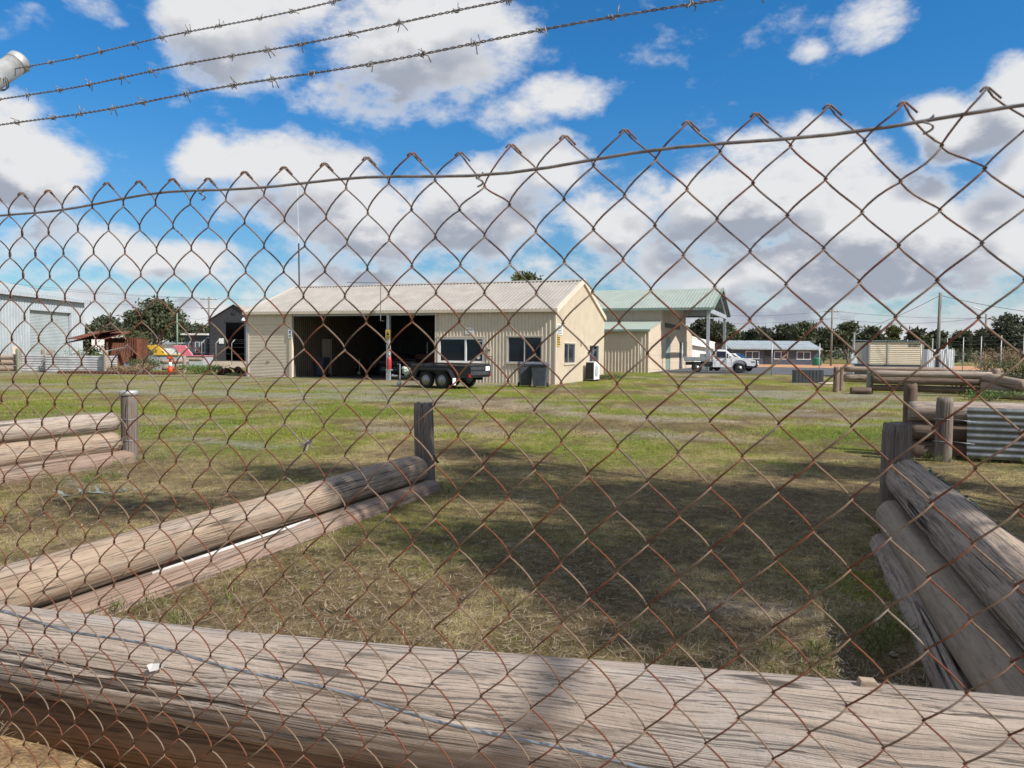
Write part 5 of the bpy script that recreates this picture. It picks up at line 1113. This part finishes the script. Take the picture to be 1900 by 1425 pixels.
def leaves(name, m, parent, clumps, n, ll, lw, seed, shell=.42, droop=.2):
    """leaf faces spread through a set of clumps (cx, cy, cz, rx, ry, rz)"""
    r = np.random.default_rng(seed); C = np.array(clumps, float)
    vol = (C[:, 3]*C[:, 4]*C[:, 5])**.75; pick = r.choice(len(C), n, p=vol/vol.sum()); c = C[pick]
    d = r.normal(size=(n, 3)); d /= np.linalg.norm(d, axis=1)[:, None]
    rad = r.random(n)**shell
    wob = 1+.28*np.sin(d[:, 0]*5+pick)*np.cos(d[:, 1]*6+pick*2)+.18*np.sin(d[:, 2]*9+pick*3)
    p = c[:, :3]+d*c[:, 3:]*(rad*wob)[:, None]
    a = r.normal(size=(n, 3)); a[:, 2] -= droop; a /= np.linalg.norm(a, axis=1)[:, None]
    s = np.cross(a, r.normal(size=(n, 3))); s /= np.linalg.norm(s, axis=1)[:, None]+1e-9
    L = ll*(.6+.8*r.random(n)); W = lw*(.6+.8*r.random(n))
    v = np.empty((n, 4, 3)); v[:, 0] = p; v[:, 1] = p+a*(L*.45)[:, None]+s*(W*.5)[:, None]; v[:, 2] = p+a*L[:, None]; v[:, 3] = p+a*(L*.45)[:, None]-s*(W*.5)[:, None]
    me = bpy.data.meshes.new(name); me.vertices.add(n*4); me.vertices.foreach_set('co', v.ravel()); me.loops.add(n*4); me.loops.foreach_set('vertex_index', np.arange(n*4)); me.polygons.add(n)
    me.polygons.foreach_set('loop_start', np.arange(0, n*4, 4)); me.polygons.foreach_set('loop_total', np.full(n, 4)); me.update(calc_edges=True); me.materials.append(MATS[m])
    o = bpy.data.objects.new(name, me); col.objects.link(o); o.parent = parent; return o
def tree(label, x, y, h, w, seed, m='gum_leaf', n=2600, ll=.42, lw=.16, base=.35, nc=9, flat=.5, name='gum_tree', dens=1.0):
    r = random.Random(seed); T = thing(name, label, 'tree', (x, y, 0), r.random()*6)
    cl = []
    for k in range(nc):
        a = r.random()*6.28; q = math.sqrt(r.random())*.72; z = h*(base+(1-base)*(.22+.62*r.random()*(1-.45*q)))
        s = w*.5*r.uniform(.24, .44)
        cl.append((math.cos(a)*q*w*.5, math.sin(a)*q*w*.5, min(z, h-s*flat), s, s, s*flat*r.uniform(.8, 1.2)))
    cl.append((0, 0, h-w*.16*flat*1.0, w*.24, w*.24, w*.16*flat+.05))
    mb = MB(); tr = max(.09, h*.026); fork = h*base*r.uniform(.55, .8)
    mb.tube([(0, 0, -.2), (.05*h*r.uniform(-.3, .3), 0, fork*.5), (.08*h*r.uniform(-.4, .4), .03*h, fork)], [tr*1.25, tr, tr*.8], 8); tk_ = mb.build('trunk', 'bark', T, smooth=True)
    top = Vector(mb.v[-4]); mb = MB()
    for c in cl:
        c_ = Vector(c[:3]); mid = top.lerp(c_, .5)+Vector((0, 0, -.06*h)); mb.tube([top, mid, c_+Vector((0, 0, c[5]*.3))], [tr*.55, tr*.35, tr*.08], 5, caps=False)
    mb.build('limbs', 'bark', tk_, smooth=True)
    leaves('crown', m, T, cl, int(n*dens), ll, lw, seed)
    return T
TR = [  # px, top row, width px, distance, label, leaf, flat, base
 (290, 553, 92, 86, 'tall open gum with sky showing through its crown, left of the pole', 'gum_leaf', .75, .30),
 (200, 588, 70, 92, 'dark rounded tree behind the rusty lean-to', 'dark_leaf', .75, .2),
 (172, 606, 50, 100, 'low dark tree against the grey steel shed', 'dark_leaf', .7, .15),
 (248, 598, 60, 98, 'dark tree left of the tall open gum', 'dark_leaf', .7, .15),
 (345, 600, 64, 100, 'dark spreading tree right of the tall open gum', 'dark_leaf', .65, .2),
 (378, 604, 46, 108, 'small dark tree at the foot of the crossarm pole', 'gum_leaf', .6, .2),
 (972, 507, 92, 78, 'treetop rising above the cream shed roof', 'olive_leaf', .6, .4),
 (1306, 592, 74, 112, 'dark gum seen under the green carport roof', 'dark_leaf', .6, .35),
 (1268, 612, 40, 118, 'small gum left of the one under the carport', 'gum_leaf', .6, .3),
 (1345, 602, 44, 120, 'gum behind the outer carport column', 'gum_leaf', .55, .35),
 (1408, 610, 70, 128, 'flat topped gum behind the grey gabled house', 'dark_leaf', .45, .45),
 (1455, 604, 60, 126, 'flat gum left of the round gum behind the grey house', 'dark_leaf', .45, .45),
 (1492, 599, 66, 120, 'round gum standing over the grey house roof', 'gum_leaf', .6, .3),
 (1528, 612, 44, 132, 'low gum just left of the street pole', 'dark_leaf', .5, .35),
 (1572, 599, 58, 118, 'broad gum just right of the street pole', 'gum_leaf', .6, .3),
 (1614, 608, 50, 124, 'gum with drooping crown behind the switch box', 'gum_leaf', .6, .3),
 (1655, 607, 44, 104, 'shaggy palm-like tree over the cream cabin roof', 'olive_leaf', .8, .3),
 (1698, 611, 48, 116, 'dark round tree over the right end of the cabin', 'dark_leaf', .7, .25),
 (1735, 616, 50, 124, 'low gum behind the tall pole', 'gum_leaf', .5, .4),
 (1785, 617, 56, 122, 'flat gum right of the tall pole', 'dark_leaf', .45, .45),
 (1825, 613, 46, 112, 'gum left of the big dark tree', 'gum_leaf', .5, .35),
 (1866, 583, 84, 66, 'big dense dark tree near the right edge', 'dark_leaf', .85, .12),
 (1912, 588, 60, 72, 'dense tree cut by the right edge', 'dark_leaf', .85, .15),
 (1716, 628, 26, 78, 'small olive shrub tree beside the cabin', 'olive_leaf', .9, .1),
]
for i, (px, ty, wpx, Y, lb, lm_, fl, bs_) in enumerate(TR):
    h = H(px, ty, Y); w = wpx/1430*Y*(1.12 if px > 400 else 1.2)
    tree(lb, X(px, Y), Y, h, w, 100+i, lm_, 3600 if wpx < 66 else 6000, .55*Y/100, .25*Y/100, bs_, 11 if wpx < 66 else 16, fl)
# one mass of scrub on the horizon
r_ = random.Random(5); cl = []
for k in range(55):
    px = r_.uniform(1180, 2100) if r_.random() < .62 else r_.uniform(-60, 470); Y = r_.uniform(140, 175); s = r_.uniform(2.2, 4.0)
    cl.append((X(px, Y), Y, r_.uniform(.2, .9), s*1.3, s, r_.uniform(.8, 1.7)))
for k in range(240):
    a = r_.random()*6.28; q = r_.uniform(190, 320); cl.append((q*math.sin(a), q*math.cos(a), 1.8, 9, 6, 3.6))
tag(leaves('scrubland', 'dark_leaf', None, cl, 52000, 1.1, .55, 77), 'far dark scrub along the horizon', 'scrub', kind='stuff')
# shrubs around the scrap
def shrub(label, x, y, h, w, m, seed, n=900, ll=.16, lw=.07, name='shrub'):
    S = thing(name, label, 'shrub', (x, y, 0), 0); r = random.Random(seed); cl = [(r.uniform(-.4, .4)*w, r.uniform(-.3, .3)*w, h*r.uniform(.35, .75), w*.28, w*.28, h*.28) for _ in range(7)]
    mb = MB()
    for c in cl[:5]: mb.tube([(c[0]*.1, c[1]*.1, -.05), (c[0]*.6, c[1]*.6, c[2]*.6), c[:3]], [.03, .02, .008], 5)
    mb.build('stems', 'bark', S); leaves('foliage', m, S, cl, n, ll, lw, seed); return S
shrub('fresh green shrub growing up behind the rusty lean-to', X(245, 52), 52, 2.9, 3.6, 'olive_leaf', 1, 2200, .2, .09)
shrub('pale leafy shrub left of the rusty lean-to', X(178, 46.8), 46.8, 1.8, 1.3, 'fresh_leaf', 2, 900)
shrub('tangled weeds in front of the rusty lean-to', X(272, 46), 46, .95, 2.2, 'olive_leaf', 3, 1600, .14, .04)
shrub('brown dead weeds at the foot of the rusty lean-to', X(240, 45.2), 45.2, .6, 2.0, 'dry_leaf', 4, 1500, .16, .03)
shrub('green weeds between the cone and the scrap heap', X(372, 45), 45, .55, 2.2, 'fresh_leaf', 5, 1600, .12, .05)
shrub('white flowering weeds in the long tin planter', X(140, 45.8), 45.8, 1.6, 1.5, 'grey_leaf', 6, 800, .10, .06)
shrub('dry twiggy weed in the long tin planter', X(98, 45.8), 45.8, 1.45, 1.0, 'dry_leaf', 7, 500, .14, .03)
shrub('low weeds at the back corner of the cream gable', FR.x+UV.x*.6+WV.x*7.4, FR.y+UV.y*.6+WV.y*7.4, .34, 1.5, 'olive_leaf', 8, 900, .09, .04)
shrub('rust-brown bush behind the right security fence', X(1838, 58), 58, 2.4, 3.4, 'dry_leaf', 9, 2200, .2, .06)
shrub('grey-green bush by the far right log heap', X(1880, 33), 33, 1.5, 2.4, 'olive_leaf', 10, 1800, .14, .04)
shrub('small dark weed behind the far right poles', X(1800, 30), 30.5, .95, 1.6, 'olive_leaf', 11, 900, .12, .04)
shrub('green weeds under the far right log heap', X(1838, 26.6), 26.3, .38, 1.7, 'fresh_leaf', 12, 1100, .10, .035)
# street gum to the right of the viewer; its crown shades the near bays
GT = thing('street_gum', 'street gum beside the fence, right of the viewer, shading the bays', 'tree', (10.8, 2.0, 0), 0)
r_ = random.Random(21); cl = []
for k in range(44):
    u, v_ = r_.uniform(-1, 1), r_.uniform(-1, 1)
    if u*u+v_*v_ > 1: continue
    cl.append((-1.9+u*5.4+v_*.8, 1.2+v_*2.7, 9.0+r_.uniform(-1.2, 1.2), r_.uniform(.6, 1.15), r_.uniform(.5, .9), r_.uniform(.4, .8)))
for k in range(26):
    u, v_ = r_.uniform(-1, 1), r_.uniform(-1, 1)
    if u*u+v_*v_ < 1: cl.append((-.9+u*2.7, -2.2+v_*1.5, 9.0+r_.uniform(-1, 1), r_.uniform(.5, 1.0), r_.uniform(.45, .8), r_.uniform(.4, .7)))
mb = MB(); mb.tube([(0, 0, -.3), (-.1, .1, 2.2), (-.3, .3, 4.6), (-.5, .4, 6.2)], [.34, .27, .22, .18], 12); tk_ = mb.build('trunk', 'bark', GT, smooth=True)
mb = MB()
for c in cl: c_ = Vector(c[:3]); t0 = Vector((-.4, .35, 5.4)); mb.tube([t0, t0.lerp(c_, .5)+Vector((0, 0, -.3)), c_], [.11, .06, .015], 6)
def back(sx, sy, sz, h): q = Vector((sx, sy, sz))+sun_dir*((h-sz)/sun_dir.z); return q-Vector((10.8, 2.0, 0))
mb.tube([Vector((-.4, .35, 5.2)), back(5.5, 1.0, .5, 7.0), back(.75, 1.3, .5, 8.2), back(.10, 2.0, .5, 8.5), back(.07, 2.4, .52, 8.55), back(.05, 2.62, .55, 8.6)], [.11, .08, .05, .038, .034, .028], 8)  # limb added and routed along the sun's rays to shade the front log
mb.build('limbs', 'bark', tk_, smooth=True); leaves('crown', 'gum_leaf', GT, cl, 36000, .20, .048, 31, .6, 1.2)

# ------------------------------------------------------------------ power poles, wires, far fences
def power_pole(label, px, top, Y, r, arms=(), m='pole_timber', lean=0.0):
    h = H(px, top, Y); o = thing('power_pole', label, 'pole', (X(px, Y), Y, 0), 0)
    mb = MB(); mb.tube([(-lean*h*.0, 0, -.2), (lean*h, 0, h)], [r, r*.8], 10); mb.build('shaft', m, o, smooth=True)
    for (dz, L) in arms:
        mb = MB(); mb.box(lean*h-L/2, -.06, h-dz-.06, lean*h+L/2, .06, h-dz+.06); a = mb.build('crossarm', m, o)
        for q in (-.45, -.2, .2, .45): mb = MB(); mb.lathe([(.05, 0), (.07, .05), (.05, .12), (.06, .16), (0, .18)], (lean*h+q*L, 0, h-dz+.06), 8); mb.build('insulator', 'white_paint', a)
    return Vector((X(px, Y)+lean*h, Y, h))
p1 = power_pole('timber pole with two crossarms beside the charcoal shed', 388, 551, 118, .16, ((.35, 2.6), (1.75, 2.4)))
p2 = power_pole('thin green steel pole left of the charcoal shed', 329, 581, 82, .09, m='pole_steel_green')
p3 = power_pole('street pole standing right of the grey house', 1541, 570, 96, .13, ((.55, 1.6),))
p4 = power_pole('tall bare pole beside the white container', 1738, 543, 56, .13, m='pole_timber', lean=.012)
p5 = power_pole('far street pole with a lamp arm at right', 1826, 583, 84, .12)
def span(a, b, sag, label, r=.018):
    a, b = Vector(a), Vector(b); mb = MB(); mb.tube([a.lerp(b, k/16)-Vector((0, 0, sag*4*(k/16)*(1-k/16))) for k in range(17)], r, 4); tag(mb.build('overhead_wire', 'ink'), label, 'wire')
lf = Vector((X(-260, 92), 92, H(-260, 492, 92)))
span(p1+Vector((-1.1, 0, -.2)), lf+Vector((0, 0, .3)), .7, 'topmost overhead wire running left from the crossarm pole')
span(p1+Vector((-.5, 0, -.2)), lf+Vector((.5, 1.5, -.1)), .8, 'second overhead wire running left from the crossarm pole')
span(p1+Vector((-.9, 0, -1.6)), lf+Vector((0, 0, -1.2)), .8, 'lower overhead wire running left from the crossarm pole')
span(p1+Vector((1.1, 0, -.2)), (X(560, 150), 150, 12), .6, 'overhead wire running right from the crossarm pole behind the shed')
span(p1+Vector((0, 0, -3)), p2, .5, 'service wire from the crossarm pole to the green pole')
span(p3+Vector((-.5, 0, -.5)), (X(1290, 120), 120, 7.6), .5, 'upper wire running left from the street pole')
span(p3+Vector((0, 0, -1.4)), (X(1255, 105), 105, 5.6), .4, 'lower wire running left from the street pole')
span(p3+Vector((.5, 0, -.5)), (X(2100, 86), 86, 6.9), 1.0, 'upper wire running right from the street pole')
span(p3+Vector((0, 0, -1.3)), p5+Vector((0, 0, -.3)), .7, 'lower wire running right from the street pole')
span(p4+Vector((0, 0, -.2)), (X(1560, 100), 100, 4.0), .4, 'stay wire dropping left from the tall bare pole')
span(p4+Vector((0, 0, -.2)), (X(2050, 50), 50, 4.0), .3, 'wire sloping right from the tall bare pole')
span((X(1700, 80), 80, 3.7), (X(2050, 58), 58, 4.6), .3, 'wire rising to the right behind the tall bare pole')
mb = MB(); mb.tube([p5, p5+Vector((-.6, 0, .5)), p5+Vector((-1.5, 0, .8))], .05, 6); tag(mb.build('lamp_arm', 'galv_steel'), 'curved lamp arm on the far street pole at right', 'lamp arm')
def far_fence(label, p0, p1, n, h, wires, arm=0.0):
    p0, p1 = Vector(p0), Vector(p1); F = thing('wire_fence', label, 'fence', p0, math.atan2((p1-p0).y, (p1-p0).x)); L = (p1-p0).length
    for k in range(n):
        mb = MB(); x = L*k/(n-1); pts = [(x, 0, -.2), (x, 0, h-.35 if arm else h)]
        if arm: pts += [(x, arm, h)]
        mb.tube(pts, .03, 8); mb.build('post', 'galv_tube', F, smooth=True)
    for z in wires:
        mb = MB(); y = 0
        if arm and z > h-.35: y = arm*(z-h+.35)/.35
        mb.tube([(L*q/(2*(n-1)), y, z-.02*(q % 2)) for q in range(2*n-1)], .006, 4); mb.build('strand', 'galv_wire', F)
    return F
far_fence('thin post and wire fence between the yard and the road', Vector((6.4, 56.6, 0)), Vector((6.4, 56.6, 0))+UV*21, 8, 2.2, (.3, .8, 1.3, 1.75, 1.95, 2.12))
sf = far_fence('tall security fence with many posts at the right', (35.3, 69, 0), (30.3, 39, 0), 11, 2.85, (.3, .9, 1.5, 2.0, 2.3, 2.55, 2.8))
far_fence('cranked post fence in front of the grey steel shed', (-34.5, 44.5, 0), (-31.2, 49.0, 0), 3, 2.5, (.4, 1.2, 2.0, 2.2, 2.35, 2.48), .3)
far_fence('cranked post fence in front of the charcoal shed', (X(350, 80), 80, 0), (X(462, 66), 66, 0), 5, 2.3, (.4, 1.0, 1.6, 1.95, 2.15, 2.28), .3)
st = thing('stay_frame', 'braced steel stay frame beside the tall bare pole', 'stay', (X(1754, 54), 54, 0), 0)
for q in ((-.35, 0), (.28, .1), (0, .4)): mb = MB(); mb.tube([(0, 0, 2.15), (q[0], q[1], 0)], .035, 6); mb.build('leg', 'galv_steel', st)
mb = MB(); mb.tube([(0, 0, 2.0), (-2.3, -.6, .35)], .04, 6); mb.build('brace', 'galv_steel', st)

# ------------------------------------------------------------------ litter and small things on the ground
def litter(name, N, m, ll, lw, label, ymin, ymax, seed, cat):
    r = np.random.default_rng(seed); Y = ymin*(ymax/ymin)**r.random(N); Xx = (r.random(N)*2-1)*(Y*.72+.4)
    ok = np.array([not (-.14 < (Vector((a, b, 0))-NLP).dot(NLN) < .2) for a, b in zip(Xx, Y)]); Xx, Y = Xx[ok], Y[ok]; n = len(Y)
    z = np.array([gz(a, b) for a, b in zip(Xx, Y)])+.012+.022*r.random(n); az = r.random(n)*6.283
    L = ll*(.5+r.random(n)); W = lw*(.6+.8*r.random(n)); p = np.stack([Xx, Y, z], 1); d = np.stack([np.cos(az), np.sin(az), (r.random(n)-.5)*.8], 1); s = np.stack([-np.sin(az), np.cos(az), (r.random(n)-.5)*1.0], 1)
    v = np.empty((n, 4, 3)); v[:, 0] = p; v[:, 1] = p+d*(L*.4)[:, None]+s*(W*.5)[:, None]; v[:, 2] = p+d*L[:, None]+np.array((0, 0, .006)); v[:, 3] = p+d*(L*.5)[:, None]-s*(W*.5)[:, None]
    me = bpy.data.meshes.new(name); me.vertices.add(n*4); me.vertices.foreach_set('co', v.ravel()); me.loops.add(n*4); me.loops.foreach_set('vertex_index', np.arange(n*4)); me.polygons.add(n)
    me.polygons.foreach_set('loop_start', np.arange(0, n*4, 4)); me.polygons.foreach_set('loop_total', np.full(n, 4)); me.update(calc_edges=True); me.materials.append(MATS[m])
    o = bpy.data.objects.new(name, me); col.objects.link(o); return tag(o, label, cat, kind='stuff')
litter('leaf_litter', 1700, 'dry_leaf', .055, .013, 'dry gum leaves strewn over the near grass', 2.5, 15, 51, 'leaf litter')
litter('straw', 56000, 'dry_stalk', .065, .0030, 'loose straw and clippings on the near grass', 2.6, 16, 52, 'straw')
# tufts of longer grass along the logs and posts
cl = []
r_ = random.Random(12)
for (x, y, rad, k) in ((-1.3, 7.6, .35, 9), (-.7, 8.5, .25, 6), (3.4, 6.7, .3, 6), (-5.0, 10.2, .35, 6), (2.2, 4.1, .35, 10), (1.6, 3.5, .4, 8), (-2.0, 4.3, .3, 7), (6.3, 10.9, .4, 7), (7.2, 10.5, .6, 9), (-4.9, 8.6, .4, 9), (.4, 9.2, .3, 4), (-1.75, 2.35, .16, 3)):
    for q in range(k): cl.append((x+r_.uniform(-rad, rad), y+r_.uniform(-rad, rad), .03+gz(x, y), .09, .09, .05))
tg_ = leaves('grass_tufts', 'tuft_leaf', None, cl, 4200, .075, .005, 61, .5, -1.4); tag(tg_, 'longer green grass tufts along the logs and posts', 'grass', kind='stuff')
# fallen gum sprig
sp = thing('gum_sprig', 'fallen gum sprig with pale blue-green leaves on the left grass', 'sprig', (X(170, 7.7), 7.7, .02), .4)
mb = MB(); mb.tube([(-.35, 0, .02), (-.1, .03, .05), (.15, -.02, .04), (.42, .06, .06)], [.006, .006, .005, .003], 5); mb.build('twig', 'bark', sp)
r_ = random.Random(4)
for k in range(15):
    x = -.3+k*.05; a = r_.uniform(0, 6.28); L = r_.uniform(.09, .15); w = r_.uniform(.03, .05); mb = MB(); d = Vector((math.cos(a), math.sin(a)*.8, r_.uniform(-.1, .6))).normalized(); s = Vector((-d.y, d.x, r_.uniform(-.4, .4))).normalized(); p = Vector((x, 0, .045))
    mb.add([p, p+d*L*.35+s*w*.5+Vector((0, 0, .008)), p+d*L*.7+s*w*.35+Vector((0, 0, .004)), p+d*L-Vector((0, 0, .012)), p+d*L*.7-s*w*.35+Vector((0, 0, .004)), p+d*L*.35-s*w*.5+Vector((0, 0, .008))], [(0, 1, 2, 3, 4, 5)]); mb.build('leaf', 'grey_leaf', sp)
# dry twiggy weed in the bottom left corner
dw = thing('dry_weed', 'dry twiggy weed at the bottom left corner by the mesh', 'weed', (-1.70, 2.44, .19), 0)
r_ = random.Random(14)
for k in range(26):
    a = r_.uniform(-1.9, 1.9); L = r_.uniform(.10, .26); lean_ = r_.uniform(.2, .9); mb = MB()
    pts = [Vector((0, 0, 0)), Vector((math.sin(a)*L*.35*lean_, r_.uniform(-.03, .03), L*.5)), Vector((math.sin(a)*L*lean_, r_.uniform(-.07, .07), L*(1.0-.2*lean_)))]
    mb.tube(pts, [.0022, .0016, .0007], 4)
    for q in range(5):
        t0 = pts[1].lerp(pts[2], q/5); mb.tube([t0, t0+Vector((r_.uniform(-.05, .05), r_.uniform(-.03, .03), r_.uniform(.01, .05)))], [.0011, .0005], 3)
    mb.build('stalk', 'dry_stalk', dw)
# torn paper caught on the front log
mb = MB(); mb.add([(0, 0, 0), (.045, -.006, .012), (.062, -.012, .038), (.036, -.002, .030), (.026, -.014, .052), (.012, .0, .030), (-.006, -.008, .026)], [(0, 1, 3), (1, 2, 3), (0, 3, 5), (3, 4, 5), (0, 5, 6)])
o = mb.build('paper_scrap', 'sign_white'); o.location = (-1.18, 2.485, .485); tag(o, 'torn scrap of white paper caught on the front log', 'paper')
# split wood chips on the front log and stones by the right wall
for i, (x, y, z, lb) in enumerate(((.98, 2.12, .612, 'small wood chip lying on top of the front log'), (1.42, 2.01, .618, 'second wood chip on the front log, nearer the right wall'))):
    mb = MB(); mb.prism([(0, 0), (.055, 0), (.048, .022), (.006, .024)], 0, .03); o = mb.build('wood_chip', 'pole_smooth', bevel=.002); o.location = (x, y, z); o.rotation_euler = (0, 0, .2*i-.1); tag(o, lb, 'wood chip')
r_ = random.Random(17)
mat('stone', (.36, .31, .26), .9, 0, var=.2, vscale=20)
names = ['palest', 'largest', 'small round', 'flat', 'broken', 'smooth']
for i in range(3):
    r0 = r_.uniform(.014, .028); mb = MB(); mb.lathe([(0, -.8*r0), (r0*.8, -.5*r0), (r0*1.1, 0), (r0*.7, .5*r0), (0, .7*r0)], n=8); o = mb.build('stone', 'stone', smooth=True)
    q = rt(2.6+.42*i, -.42+.03*math.sin(i*2), .03); o.location = (q[0], q[1], .02); o.rotation_euler = (r_.random(), r_.random(), r_.random()*3); o.scale = (1, r_.uniform(.6, 1), r_.uniform(.6, .9)); tag(o, ('small pale stone beside the splintered pole, farthest of three', 'small pale stone beside the splintered pole, middle of three', 'small pale stone beside the splintered pole, nearest the front log')[i], 'stone', 'stones beside the right wall')
